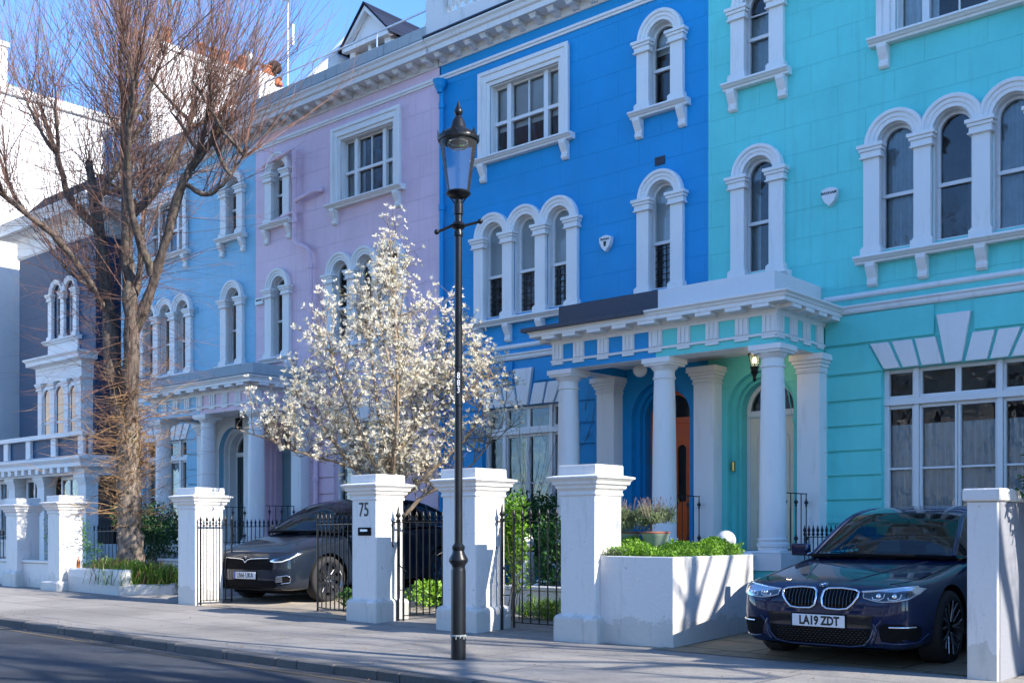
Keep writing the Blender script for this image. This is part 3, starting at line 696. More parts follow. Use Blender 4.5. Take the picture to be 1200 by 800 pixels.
pipe(K,'pink_flat',[(-20.05,YW-.12,8.62),(-19.85,YW-.12,8.66),(-19.3,YW-.12,8.72),(-19.2,YW-.02,8.73)],.05)
pipe(K,'pink_flat',[(-21.0,YW-.05,8.32),(-20.9,YW-.11,8.33),(-20.05,YW-.11,8.42)],.035)
pipe(K,'pink_flat',[(-21.35,YW-.05,9.72),(-20.3,YW-.11,9.80),(-20.15,YW-.11,9.84),(-20.05,YW-.12,9.72)],.04)
pipe(K,'pink_flat',[(-19.33,YW-.1,3.8),(-19.33,YW-.1,.3)],.05,[(-19.33,YW-.1,3.0),(-19.33,YW-.1,2.4),(-19.33,YW-.1,1.8)])
b=MB(); b.tube([(XT(1.25),YW-.02,3.8),(XT(1.32),YW-.015,3.6),(XT(1.42),YW-.015,3.35),(XT(1.5),YW-.012,2.9),(XT(1.7),YW-.012,2.86)],.006,5); b.build('cable','turq_flat',T)
# roofscape of the pink and pale blue houses
b=MB(); x0,x1=-19.6,-18.25
b.add([(-15.7,17.3,10.9),(-21.55,17.3,10.9),(-21.55,19.9,13.3),(-15.7,19.9,13.3),(-15.7,21.5,10.9),(-21.55,21.5,10.9)],[(0,1,2,3),(3,2,5,4),(1,5,2),(0,3,4)]); 
b.build('roof_slope','tile_brown',K)
b=MB(); b.prism([(x0,10.95),(x1,10.95),(x1,12.3),((x0+x1)/2,12.96),(x0,12.3)],16.55,16.75,[rect(x0+.17,(x0+x1)/2-.05,11.85,12.2),rect((x0+x1)/2+.05,x1-.17,11.85,12.2)])
b.prism([(x0-.12,12.22),(x0-.06,12.36),((x0+x1)/2,13.06),(x1+.06,12.36),(x1+.12,12.22),((x0+x1)/2,12.93)],16.40,16.55); b.box(x0-.12,x1+.12,16.42,16.56,12.20,12.29)
b.box(x0,x0+.1,16.75,19,11,12.28); b.box(x1-.1,x1,16.75,19,11,12.28)
dm=b.build('dormer','white_bright',K,bevel=.006)
b=MB(); mx=(x0+x1)/2
b.add([(x0-.2,16.36,12.2),(x0-.2,19.5,12.2),(mx,19.5,13.07),(mx,16.36,13.07),(x1+.2,16.36,12.2),(x1+.2,19.5,12.2),(x0-.2,16.36,12.25),(x0-.2,19.5,12.25),(mx,19.5,13.13),(mx,16.36,13.13),(x1+.2,16.36,12.25),(x1+.2,19.5,12.25)],[(0,1,2,3),(3,2,5,4),(6,7,8,9),(9,8,11,10),(0,6,9,3),(3,9,10,4),(0,1,7,6),(4,5,11,10)])
b.build('dormer_roof','slate',dm)
g=MB(); sheet(g,rect(x0+.17,mx-.05,11.85,12.2),16.7); sheet(g,rect(mx+.05,x1-.17,11.85,12.2),16.7); g.build('glass','glass',dm,recalc=False)
b=MB(); prismx(b,[(15.4,10.9),(15.42,11.2),(17.3,13.4),(17.8,13.4),(20.2,10.9)],-20.12,-19.88); b.build('gable_wall','white_bright',K,bevel=.01)
b=MB(); b.box(-22.6,-21.62,15.5,15.95,10.95,12.05); b.box(-22.45,-21.9,15.95,16.5,10.95,12.0); 
st=b.build('chimney','white_bright',K,bevel=.01)
def pot(b,x,y,z,h=.42,r=.1):
    b.lathe([(r*1.15,0),(r*1.2,.05),(r*.95,.09),(r*.85,h*.6),(r*.8,h*.8),(r*1.1,h*.85),(r*1.15,h*.93),(r*.9,h),(r*.6,h),(r*.6,h-.05)],(x,y,z),12)
for q in ((-22.2,15.7,12.05,.2,.1),(-21.75,15.8,12.05,.22,.13),(-21.95,16.25,12.0,.2,.12)): b=MB(); pot(b,*q); b.build('chimney_pot','terracotta',st,smooth=40)
b=MB(); b.lathe([(.05,0),(.05,.12),(.14,.14),(.17,.22),(.15,.32),(.08,.38),(0,.40)],(-21.7,16.0,12.05),12); b.build('cowl','black',st,smooth=40)
b=MB(); b.add([(-21.9,16.2,11.6),(-20.15,16.2,11.6),(-20.15,18.5,13.4),(-21.9,18.5,13.4)],[(0,1,2,3)]); b.tube([(-21.6,16.3,11.75),(-20.9,17.2,12.55)],.07,8); b.build('ridge_tiles','tile_red',K)
b=MB()
b.tube([(-21.3,15.32,10.9),(-21.1,15.3,11.57),(-15.65,15.2,11.5)],.022,6); b.tube([(-19.3,15.25,11.05),(-19.3,15.25,11.54)],.018,6); b.tube([(-17.2,15.25,11.05),(-17.2,15.25,11.52)],.018,6)
b.build('roof_rail','galv',K)
a=MB(); a.tube([(-21.98,16.6,11.0),(-21.98,16.6,16.5)],.022,8)
ra=tag(a.build('aerial_mast','galv',None,(-21.98,16.6,11)),'tall white aerial mast standing on the roof beside the chimney pots','aerial'); 
b=MB(); b.tube([(-21.98+.32*math.cos(t*PI/8),16.6,14.35+.13*math.sin(t*PI/8)) for t in range(17)],.013,5); b.tube([(-21.98,16.6,14.2),(-21.56,16.6,14.2)],.012,5); b.build('loop_antenna','galv',ra); b=MB(); b.tube([(-21.98,16.6,13.2),(-21.5,16.4,13.2)],.012,5); b.box(-21.54,-21.49,16.36,16.42,12.9,13.4); b.build('antenna','galv',ra)
# tall party wall with chimney stack between pale blue and navy houses
b=MB(); b.box(-28.1,-27.76,16.3,19.6,10.9,14.75); b.box(-28.15,-27.71,16.25,19.65,14.752,14.92); b.box(-27.2,-26.4,20.0,21.5,11,13.6)
ch=b.build('chimney_stack','white_bright',L,bevel=.01)
pots=[(16.9,.5),(18.0,.42),(18.4,.42),(18.8,.45),(19.15,.25),(19.4,.5)]
for y,h in pots: b=MB(); pot(b,-27.93,y,14.92,h,.13); b.build('chimney_pot','terracotta',ch,smooth=40)
b=MB(); b.lathe([(.13,0),(.13,.3),(.17,.35),(.17,.5),(.1,.6),(0,.62)],(-27.9,19.62,15.0),12); b.build('cowl','galv',ch,smooth=40)
b=MB(); b.add([(-27.7,15.5,11.0),(-22.6,15.5,11.0),(-22.6,17.6,12.4),(-27.7,17.6,12.4)],[(0,1,2,3)]); b.build('roof_slope','slate',L)
# ------------------------------------------------------------------ navy house with bays
N=empty('terraced_house',(-31,15.45,gz(-31,12))); tag(N,'dark navy house with pale stone bay and balcony at the left end of the terrace','house','houses of the painted terrace')
def nwin(root,cx,y,z0,sp,half=.22,arch=True,mat='white'):
    f=MB(); poly=arch_poly(cx,half+.06,z0,sp) if arch else rect(cx-half-.06,cx+half+.06,z0,sp)
    h=[rect(cx-half,cx+half,z0+.06,(z0+sp)/2-.02),arch_poly(cx,half,(z0+sp)/2+.02,sp) if arch else rect(cx-half,cx+half,(z0+sp)/2+.02,sp-.06)]
    f.prism(poly,y+.10,y+.16,h); w=f.build('window_frame','white_frame',root)
    g=MB(); [sheet(g,p,y+.13) for p in h]; g.build('glass','glass',w,recalc=False)
    r=MB(); room_box(r,cx-half-.1,cx+half+.1,z0-.1,sp+half+.1,y+.2,.9); r.build('room_lining','room',w,recalc=False)
    return poly
hl=[nwin(N,-31.42,YW,6.9,8.2),nwin(N,-30.62,YW,6.9,8.2)]
w=MB(); w.prism(rect(-33.9,-29.2,-.3,10.2),YW,YW+.2,hl); w.box(-33.9,-29.2,YW+1.3,24,-.3,10.2); w.box(-33.9,-33.7,YW+.2,YW+1.3,-.3,10.2); w.box(-29.4,-29.2,YW+.2,YW+1.3,-.3,10.2); w.box(-29.2,-27.83,16.6,24,-.3,10.2)
w.build('wall','navy',N)
t=MB()
for c in (-31.42,-30.62):
    t.arch(c,8.2,[(.27,YW+.01),(.27,YW-.06),(.39,YW-.1),(.39,YW+.01)],-31.0204 if c>-31 else None,-31.0208 if c<-31.2 else None)
for p in (-31.77,-31.02,-30.27): pilaster(t,p,YW,6.84,8.2,.22)
sill(t,-32.07,-29.97,6.84,YW); t.prism(rect(-31.92,-30.12,6.35,6.72),YW-.06,YW+.005)
t.build('window_surround','white',N)
t=MB(); pa=[(-33.9,YW),(-29.2,YW),(-29.2,16.6)]; 
cp=[(0,9.55),(.05,9.6),(.05,10.05),(.12,10.15),(.55,10.2),(.55,10.33),(.65,10.45),(.65,10.5),(-.2,10.5),(-.2,9.55)]
t.sweep(cp,[(-33.9,20),(-33.9,YW),(-29.2,YW),(-29.2,16.6)],[(-1,0),(0,-1),(1,0)]); t.sweep(cp,[(-28.6,16.6),(-27.83,16.6)],[(0,-1)]); t.build('cornice','white_worn',N)
r=MB(); r.add([(-34.2,15.2,10.5),(-28.9,15.2,10.5),(-28.9,23,10.5),(-34.2,23,10.5),(-33.4,16.0,11.5),(-29.7,16.0,11.5),(-29.7,22,11.5),(-33.4,22,11.5)],[(0,1,5,4),(1,2,6,5),(2,3,7,6),(3,0,4,7),(4,5,6,7)]); r.box(-29,-27.83,16.7,22,10.3,10.7); r.build('roof','slate',N)
r=MB(); r.box(-30.6,-29.0,16.4,18.5,10.6,13.0); dd=r.build('dormer','blue_flat',N,bevel=.01)
r=MB(); 
for q in (-30.4,-29.85,-29.3): r.box(q-.05,q+.05,16.32,16.405,11.2,12.8)
r.box(-30.5,-29.1,16.31,16.404,12.8,12.95); r.box(-30.5,-29.1,16.31,16.404,11.1,11.2); r.box(-29.0,-28.93,16.5,17.9,11.1,12.9); r.build('frame','white_frame',dd)
# first floor bay
by=15.13
b=MB(); b.box(-32.0,-29.35,by+.06,YW-.002,3.3,6.05)
for p in (-31.85,-31.08,-30.27,-29.5): pilaster(b,p,by+.06,3.55,5.55,.24)
b.sweep([(0,5.55),(.04,5.55),(.05,6.0),(.25,6.05),(.25,6.15),(.32,6.22),(.32,6.26),(-.2,6.34)],[(-32.0,YW),(-32.0,by),(-29.35,by),(-29.35,YW)],[(-1,0),(0,-1),(1,0)])
for c,h_ in ((-31.465,.2),(-30.675,.25),(-29.885,.2)): b.arch(c,5.15,[(h_,by+.05),(h_,by+.0),(h_+.11,by+.0),(h_+.11,by+.05)])
bay=b.build('bay','white',N)
for c,h_ in ((-31.465,.2),(-30.675,.25),(-29.885,.2)):
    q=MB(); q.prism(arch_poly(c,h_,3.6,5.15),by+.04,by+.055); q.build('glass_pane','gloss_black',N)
    q=MB(); q.box(c-h_,c+h_,by+.02,by+.039,4.35,4.41); q.box(c-h_-.01,c-h_+.03,by+.02,by+.0385,3.6,5.15); q.box(c+h_-.03,c+h_+.01,by+.02,by+.0385,3.6,5.15); q.build('sash_frame','white_frame',N)
# balcony and ground floor
b=MB(); gy=14.35
b.box(-34.9,-27.7,gy,YW-.002,2.75,3.28); b.box(-34.95,-27.65,gy-.1,gy+.25,3.78,3.90)
for q in (-34.8,-32.3,-30.9,-29.4,-27.88): b.box(q-.14,q+.14,gy-.03,gy+.2,3.28,3.78)
b.sweep([(0,2.75),(.05,2.75),(.06,2.9),(.25,2.95),(.25,3.05),(.32,3.15),(.32,3.2),(0,3.27)],[(-38.0,gy),(-27.7,gy),(-27.7,YW)],[(0,-1),(1,0)])
for i in range(24): q=-38+.42*i; b.box(q,q+.18,gy-.24,gy-.02,2.8,2.949)
for q in (-34.6,-32.1,-30.3,-27.95): sq_pilaster(N,q,gy+.05,gy+.4,.2,2.75,.42)
b.box(-34.9,-27.7,gy+.35,YW-.003,-.3,.9)
b.build('balcony','white',N,bevel=.004)
q=MB(); q.box(-34.9,-27.7,gy+.05,gy+.1,3.29,3.77); q.build('balcony_panel','navy_flat',N)
for c in (-33.4,-31.2,-29.1):
    q=MB(); hh=[rect(c-.42,c-.03,1.0,2.05),rect(c+.03,c+.42,1.0,2.05),rect(c-.42,c-.03,2.2,2.65),rect(c+.03,c+.42,2.2,2.65)]; q.prism(rect(c-.5,c+.5,.9,2.74),gy+.30,gy+.36,hh); ww=q.build('window_frame','white_frame',N)
    q=MB(); [sheet(q,h,gy+.33) for h in hh]; q.build('glass','glass',ww,recalc=False)
    q=MB(); room_box(q,c-.55,c+.55,.85,2.74,gy+.4,.9); q.build('room_lining','room',ww,recalc=False)
    q=MB(); curtain(q,c-.42,c-.15,gy+.5,.9,2.7,.03,.12); q.build('curtain','curtain',ww,recalc=False)
pipe(N,'navy_flat',[(-28.6,16.48,9.5),(-28.6,16.48,.2)],.05)
# far white building(s)
b=MB(); b.box(-48,-36,12.0,22,-.5,15.4); b.box(-48.2,-35.9,11.9,22.1,15.4,15.7)
W_=tag(b.build('apartment_building','white_bright',None,(-42,17,0),bevel=.02),'tall sunlit white rendered building rising behind the navy house','building')
b=MB(); b.box(-37,-35.95,14.6,16.0,15.7,16.9); b.box(-37.05,-35.9,14.55,16.05,16.9,17.05); k=b.build('chimney','white_bright',W_)
for y in (15.5,15.0): b=MB(); pot(b,-36.4,y,17.05,.5,.15); b.build('chimney_pot','terracotta',k,smooth=40)
# houses beyond the right edge of the picture (they keep the sun off the terrace)
def plain_house(x0,x1,y0,y1,col,label,face=-1,grp='plain houses further along the street',H=11.4):
    r=empty('terraced_house',((x0+x1)/2,y0 if face<0 else y1,0)); tag(r,label,'house',grp)
    yf=y0 if face<0 else y1; n=3; holes=[]
    for zz,h in ((1.0,2.2),(4.9,2.0),(8.0,1.6)):
        for i in range(n):
            cx=x0+(x1-x0)*(i+.5)/n; holes.append(rect(cx-.5,cx+.5,zz,zz+h))
    b=MB(); b.prism(rect(x0,x1,-.3,H),min(yf,yf-face*.25),max(yf,yf-face*.25),holes); b.box(x0,x1,min(yf-face*1.2,y0 if face>0 else y1),max(yf-face*1.2,y0 if face>0 else y1),-.3,H); b.build('wall',col,r)
    b=MB()
    for h in holes:
        cx=(h[0][0]+h[1][0])/2; z0=h[0][1]; z1=h[2][1]
        fy=yf-face*.15
        b.prism(rect(cx-.5,cx+.5,z0,z1),fy,fy-face*.05,[rect(cx-.44,cx+.44,z0+.06,(z0+z1)/2-.03),rect(cx-.44,cx+.44,(z0+z1)/2+.03,z1-.06)])
        b.prism(rect(cx-.66,cx+.66,z0-.12,z1+.16),yf+face*.06,yf-face*.001,[rect(cx-.5,cx+.5,z0,z1)])
    b.box(x0,x1,yf,yf+face*.45,H-.6,H-.2); b.box(x0,x1,yf,yf+face*.08,4.2,4.4)
    b.build('trim','white',r)
    b=MB(); [sheet(b,h,yf-face*.18) for h in holes]; b.build('glass','glass',r,recalc=False)
    b=MB()
    for h in holes: cx=(h[0][0]+h[1][0])/2; b.box(cx-.6,cx+.6,min(yf-face*.9,yf-face*1.0),max(yf-face*.9,yf-face*1.0),h[0][1]-.1,h[2][1]+.1)
    b.build('room_lining','room',r)
    return r
plain_house(-3.28,3.0,YW,24,'cream','cream stucco house next to the turquoise one, right of the picture')
plain_house(3.01,9.3,YW,24,'rose','dusky rose house two doors right of the turquoise one')
plain_house(9.31,24,YW,24,'white_bright','long white terrace at the right hand end of the street')
plain_house(-34,-20,-24,-14,'white','white stucco house facing the navy house across the road',1,'houses on the far side of the road',8.5)
plain_house(-19.99,-8,-24,-14,'cream','cream stucco house facing the pink house across the road',1,'houses on the far side of the road',8.5)
plain_house(-7.99,4,-24,-14,'white','white house behind the viewer facing the turquoise house',1,'houses on the far side of the road',8.5)
plain_house(4.01,20,-24,-14,'cream','cream house across the road at the right hand end',1,'houses on the far side of the road',8.5)
# ------------------------------------------------------------------ ground
def gsheet(name,x0,x1,y0,y1,dz,mat,kind='structure',step=1.5,zf=gz):
    b=MB(); nx=max(1,int((x1-x0)/step)); ny=max(1,int((y1-y0)/step)); 
    for j in range(ny+1):
        for i in range(nx+1):
            x=x0+(x1-x0)*i/nx; y=y0+(y1-y0)*j/ny; b.v.append((x,y,zf(x,y)+dz))
    for j in range(ny):
        for i in range(nx): a=j*(nx+1)+i; b.f.append((a,a+1,a+nx+2,a+nx+1)); b.mi.append(0)
    o=b.build(name,mat,recalc=False); tag(o,None,None,None,kind); return o
b=MB(); b.add([(-400,-300,-.36),(400,-300,-.36),(400,400,-.36),(-400,400,-.36)],[(0,1,2,3)]); tag(b.build('ground','road',recalc=False),None,None,None,'structure')
gsheet('road',-90,60,-3.2,6.66,-.085,'road')
gsheet('pavement',-90,60,6.80,9.94,0,'pave_slab')
gsheet('far_pavement',-90,60,-13.99,-3.35,.02,'pave_slab')
gsheet('forecourt',-60,-16.2,9.94,15.5,.0,'pave_slab'); gsheet('gravel_drive',-16.2,-11.5,9.95,15.5,.004,'gravel',step=.4,zf=lambda x,y:gz(x,y)+.012*math.sin(x*9)*math.sin(y*7)+(.008*math.sin(x*23+y*17)))
gsheet('garden_path',-11.5,-6.6,9.94,15.5,.0,'pave_slab'); gsheet('flagstone_drive',-6.6,-3.2,9.72,15.5,.006,'flagstone'); gsheet('neighbour_drive',-3.2,20,9.94,15.5,0,'pave_slab')
b=MB(); x=-90.; i=0
while x<60:
    z=gz(x); b.box(x+.003,x+.897,6.64,6.80,z-.25,z+.002); x+=.9
k=b.build('kerb','kerb',bevel=.012); tag(k,None,None,None,'structure')
b=MB(); b.box(-90,60,-3.36,-3.2,-.3,.025); tag(b.build('far_kerb','kerb',bevel=.01),None,None,None,'structure')
gsheet('yellow_line',-90,60,6.40,6.46,-.081,'yellow_line')
# ------------------------------------------------------------------ gate pillars
def gate_pillar(xl,xr,yf,dep,zt,label,z0=None,plinth=True,mat='white_worn'):
    z0=gz((xl+xr)/2,yf) if z0 is None else z0; yb=yf+dep; cx=(xl+xr)/2; cy=(yf+yb)/2
    r=empty('gate_pillar',(cx,cy,z0)); tag(r,label,'gate pillar','white gate pillars along the pavement')
    b=MB(); b.box(xl,xr,yf,yb,z0-.2,zt-.34); 
    path=[(xl,yf),(xr,yf),(xr,yb),(xl,yb)]; out=[(0,-1),(1,0),(0,1),(-1,0)]
    if plinth: b.sweep([(-.02,z0-.2),(.06,z0-.2),(.06,z0+.26),(.045,z0+.29),(-.02,z0+.32)],path,out,closed=True)
    b.build('shaft',mat,r,bevel=.012)
    b=MB(); t=zt
    b.sweep([(-.03,t-.355),(.012,t-.35),(.018,t-.33),(.006,t-.31),(.012,t-.29),(.04,t-.265),(.045,t-.235),(.07,t-.22),(.075,t-.19),(.10,t-.165),(.115,t-.155),(.115,t-.135),(.03,t-.115),(-.03,t-.11)],path,out,closed=True)
    b.box(xl-.015,xr+.015,yf-.015,yb+.015,t-.13,t-.008); b.box(xl-.01,xr+.01,yf-.01,yb+.01,t-.0079,t)
    b.build('cap',mat,r,bevel=.006)
    return r
p0=gate_pillar(-22.55,-22.05,10.0,.46,1.91,'leftmost white gate pillar, beside the neighbouring one with a bottle at its foot')
p1=gate_pillar(-20.75,-20.27,10.0,.46,1.93,'white gate pillar at the left end of the low planter wall',plinth=False)
b=MB(); b.box(-20.86,-20.16,9.9,10.5,0,.30); b.build('plinth','white_worn',p1,bevel=.03)
p2=gate_pillar(-15.98,-15.47,9.87,.52,1.95,'white gate pillar left of the grey electric car, between tree and drive',plinth=False)
p3=gate_pillar(-11.74,-11.24,9.95,.50,2.02,'white gate pillar bearing the number 75 and a letter slot')
p4=gate_pillar(-9.93,-9.35,9.90,.54,2.03,'white gate pillar directly behind the street lamp')
p5=gate_pillar(-7.96,-7.46,9.84,.50,2.0,'white gate pillar joined to the raised planter')
p3m=Matrix.Translation((-11.49,9.948,1.535))@Matrix.Rotation(PI/2,4,'X')
text_mesh('house_number','75',.27,'text_black',p3,p3m,.004,wloc(p3),.78,.0015)
b=MB(); b.box(-11.60,-11.34,9.935,9.952,1.19,1.30); sl=b.build('letter_slot','black',p3,bevel=.004); b=MB(); b.box(-11.55,-11.40,9.93,9.9345,1.245,1.275); b.build('slot_flap','galv',sl)
# end wall between the two drives
b=MB(); b.box(-3.315,-3.06,9.57,15.3,-.2,1.50); wl=b.build('boundary_wall','white_worn',None,(-3.2,12,0),bevel=.01)
tag(wl,'rendered boundary wall with a white end beside the navy saloon car','wall')
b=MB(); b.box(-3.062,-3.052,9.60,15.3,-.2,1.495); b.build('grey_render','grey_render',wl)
b=MB(); b.box(-3.345,-3.03,9.54,15.35,1.502,1.61); b.build('coping','white_worn',wl,bevel=.012)
# raised planter
pl=empty('planter',(-7.3,10.8,0)); tag(pl,'large white rendered raised planter full of bright green ground cover','planter')
b=MB(); gb=-.1
b.slab([(-7.46,9.93),(-6.49,9.93),(-6.49,11.62),(-8.5,11.62),(-8.2,10.36),(-7.46,10.36)],gb,.86)
b.build('bed','white_worn',pl)
b=MB(); b.box(-7.458,-6.488,9.925,10.04,.0,.975); b.box(-6.60,-6.4875,10.041,11.63,.0,.975); b.box(-8.5,-6.601,11.51,11.63,.0,.975); b.build('rim_wall','white_worn',pl,bevel=.008)
b=MB(); b.slab([(-7.46,10.04),(-6.6,10.04),(-6.6,11.5),(-8.4,11.5),(-8.15,10.4),(-7.46,10.37)],.862,.90); b.build('soil','soil',pl)
b=MB(); b.lathe([(.05,0),(.07,.01),(.07,.03),(.04,.05),(.04,.07)],(-6.82,11.57,.975),16); b.lathe([(.0001+.118*math.sin(PI*i/16),.165-.118*math.cos(PI*i/16)) for i in range(17)],(-6.82,11.57,.975),24)
tag(b.build('ball_finial','white_bright',None,(-6.82,11.57,.975),smooth=50),'white ball finial at the back corner of the raised planter','finial')
# small low planter round the tree
tp=empty('low_planter',(-19.2,10.6,.1)); tag(tp,'low worn white planter wall around the foot of the bare tree','planter')
b=MB(); b.slab([(-20.16,10.1),(-18.3,10.1),(-18.15,10.25),(-18.3,10.4),(-20.16,10.28)],0,.56); b.slab([(-18.28,10.12),(-17.55,10.75),(-17.6,10.9),(-18.15,10.42)],0,.30); b.slab([(-17.7,10.75),(-17.55,10.75),(-17.9,12.0),(-18.1,12.0)],0,.32); b.slab([(-20.16,10.3),(-20.02,10.3),(-20.02,12),(-20.16,12)],0,.5); b.build('planter_wall','white_worn',tp,bevel=.03)
b=MB(); b.slab([(-20.05,10.25),(-18.3,10.3),(-17.7,10.85),(-18,12),(-20.05,12)],0,.27); b.build('soil','soil',tp)
b=MB(); b.lathe([(.0,0),(.032,.002),(.034,.02),(.034,.12),(.026,.145),(.013,.165),(.012,.20),(.014,.202),(.014,.212),(.0,.214)],(-19.92,10.19,.56),14)
tag(b.build('glass_bottle','amber_glass',None,(-19.92,10.19,.56),smooth=40),'amber glass bottle standing on the low planter wall','bottle')
def low_wall(pts,z0,z1,label,th=.18,mat='white_worn',cop=True):
    b=MB()
    for i in range(len(pts)-1):
        p=Vector((*pts[i],0)); q=Vector((*pts[i+1],0)); d=(q-p).normalized(); o=Vector((-d.y,d.x,0))*th/2
        b.slab([tuple((p+o)[:2]),tuple((q+o)[:2]),tuple((q-o)[:2]),tuple((p-o)[:2])],z0,z1)
    o=b.build('garden_wall',mat,None,(pts[0][0],pts[0][1],z0),bevel=.012); tag(o,label,'wall'); 
    b=MB(); p=Vector((*pts[0],0)); q=Vector((*pts[-1],0)); d=(q-p).normalized(); o2=Vector((-d.y,d.x,0))*(th/2+.03)
    b.slab([tuple((p+o2)[:2]),tuple((q+o2)[:2]),tuple((q-o2)[:2]),tuple((p-o2)[:2])],z1+.002,z1+.06); b.build('coping',mat,o,bevel=.01)
    return o
low_wall([(-21.0,12.6),(-16.9,12.6)],.1,.62,'low white garden wall behind the bare tree')
low_wall([(-22.04,10.2),(-20.86,10.2)],0,.62,'low white wall between the two leftmost gate pillars')
low_wall([(-10.9,11.9),(-8.75,11.9)],0,.42,'low white garden wall behind the gate right of the street lamp')
low_wall([(-26.5,10.2),(-22.6,10.2)],0,.62,'low white wall left of the leftmost gate pillar')
# ------------------------------------------------------------------ iron gates and railings
def gate(name,label,cat,p,q,z0,zr,n,group=None,post=None,spear=.11,r=.0095,lower=True):
    g0=z0-.02; rt=empty(name,(p[0],p[1],g0)); tag(rt,label,cat,group)
    P=Vector((*p,0)); Q=Vector((*q,0)); d=Q-P
    b=MB(); b.bar((P.x,P.y,zr),(Q.x,Q.y,zr),.03,.012)
    b.build('rail','iron',rt)
    if lower: b=MB(); b.bar((P.x,P.y,z0+.07),(Q.x,Q.y,z0+.07),.035,.012); b.build('rail','iron',rt)
    for i in range(n):
        t=i/(n-1) if n>1 else 0; a=P+d*t; b=MB(); rr=r*(1.6 if i in(0,n-1) and name!='railing' else 1); top=zr+spear
        b.tube([(a.x,a.y,z0 if i in (0,n-1) else z0+.06),(a.x,a.y,top-.02)],rr,6)
        b.lathe([(rr,-.105),(.021,-.09),(.024,-.08),(.013,-.07),(.011,-.055),(.02,-.04),(.024,-.028),(.014,0),(.001,.05)],(a.x,a.y,top),8)
        b.build('bar','iron',rt,smooth=50)
    return rt
g1=gate('iron_gate','black iron pedestrian gate standing open beside pillar number 75','gate',(-11.08,10.30),(-10.98,11.20),.03,1.375,9,'black iron gates')
g2=gate('iron_gate','black iron pedestrian gate closed between the lamp pillar and the planter pillar','gate',(-9.16,10.40),(-8.06,10.40),.04,1.375,9,'black iron gates')
for gt,x,y in ((g1,-11.15,10.27),(g2,-9.27,10.30)):
    b=MB(); b.tube([(x,y,0),(x,y,1.47)],.018,8); b.lathe([(.018,-.14),(.03,-.12),(.034,-.10),(.018,-.085),(.016,-.07),(.034,-.05),(.04,-.035),(.02,-.0),(.013,.05),(.001,.12)],(x,y,1.50),10); b.build('post','iron',gt,smooth=50)
    b=MB(); b.bar((x,y,.45),(x+.11,y+.03,.45),.02,.012); b.bar((x,y,1.375),(x+.1,y+.03,1.375),.025,.012); b.tube([(x,y,.85),(x+.03,y,.78),(x+.12,y+.04,.70)],.008,6); b.bar((x-.10,y-.02,1.37),(x,y,1.37),.02,.02); b.box(x-.115,x-.09,y-.035,y-.01,1.08,1.39); b.bar((x-.10,y-.022,1.09),(x-.13,y-.022,1.03),.02,.01); b.bar((x-.10,y-.022,1.09),(x-.075,y-.022,1.03),.02,.01); b.build('latch','iron',gt)
b=MB(); b.tube([(-11.0,11.0,.35),(-10.985,11.18,.95),(-10.99,11.02,.98),(-11.02,10.86,.9),(-11.0,10.88,.4)],.008,5); b.build('scroll','iron',g1)
gate('iron_gate','right leaf of the iron drive gate in front of the grey electric car','gate',(-11.80,10.10),(-13.15,10.48),.04,1.35,10,'black iron gates')
gate('iron_gate','left leaf of the iron drive gate folded back against the white pillar','gate',(-15.40,9.92),(-15.40,10.50),.07,1.35,6,'black iron gates')
gate('railing','spearheaded iron area railing behind the bonnet of the grey electric car','railing',(-19.6,13.35),(-15.9,13.35),.24,1.34,27,'iron area railings',lower=True)
gate('railing','close set iron area railing between turquoise porch and navy saloon car','railing',(-7.15,14.25),(-3.55,14.25),.22,1.17,56,'iron area railings',spear=.12,r=.0085)
gate('railing','short iron railing left of the pale blue porch behind the tree','railing',(-25.4,13.4),(-24.0,13.4),.3,1.25,9,'iron area railings')
gate('railing','iron railing beside the leftmost gate pillar','railing',(-25.5,10.6),(-22.7,10.6),.2,1.15,18,'iron area railings')
b=MB(); b.lathe([(.0001+.045*math.sin(PI*i/8),-.045*math.cos(PI*i/8)) for i in range(9)],(-7.28,14.12,1.16),12)
# ------------------------------------------------------------------ street lamp
lx,ly=-7.54,7.74
la=empty('street_lamp',(lx,ly,0)); tag(la,'tall black heritage street lamp with clear tapering lantern at the kerb','street lamp')
b=MB()
b.lathe([(.073,-.05),(.072,.86),(.068,.88),(.064,.90),(.068,.92),(.088,.945),(.095,.96),(.092,.98),(.064,1.03),(.056,1.06),(.062,1.075),(.063,1.10),(.056,1.11),(.040,1.13)],(lx,ly,0),32)
b.build('base','iron',la,smooth=35)
b=MB(); b.lathe([(.040,1.12),(.039,2.3),(.037,2.32),(.037,3.0),(.035,4.12),(.044,4.13),(.044,4.16),(.036,4.18),(.036,4.33),(.046,4.34),(.046,4.44),(.036,4.45),(.036,4.50)],(lx,ly,0),24)
for z in (2.48,2.86): b.lathe([(.038,z-.012),(.044,z-.01),(.044,z+.01),(.038,z+.012)],(lx,ly,0),24)
b.build('shaft','iron',la,smooth=35)
b=MB(); b.tube([(lx-.16,ly-.13,4.17),(lx-.05,ly-.04,4.23),(lx+.05,ly+.04,4.23),(lx+.16,ly+.14,4.27)],.014,8); b.lathe([(.03,-.04),(.055,-.03),(.075,0),(.055,.03),(.03,.04)],(lx,ly,4.23),16)
for sx in (-1,1): b.lathe([(.0001+.026*math.sin(PI*i/8),-.026*math.cos(PI*i/8)) for i in range(9)],(lx+sx*.165,ly+sx*.135,4.22+sx*.05),10)
b.build('ladder_bar','iron',la,smooth=40)
b=MB(); b.lathe([(.05,4.49),(.115,4.53),(.122,4.545),(.112,4.56),(.105,4.555)],(lx,ly,0),28); 
for k in range(4): a=k*PI/2+.6; b.tube([(lx+.03*math.cos(a),ly+.03*math.sin(a),4.44),(lx+.108*math.cos(a),ly+.108*math.sin(a),4.54)],.007,5)
b.build('lantern_foot','iron',la,smooth=35)
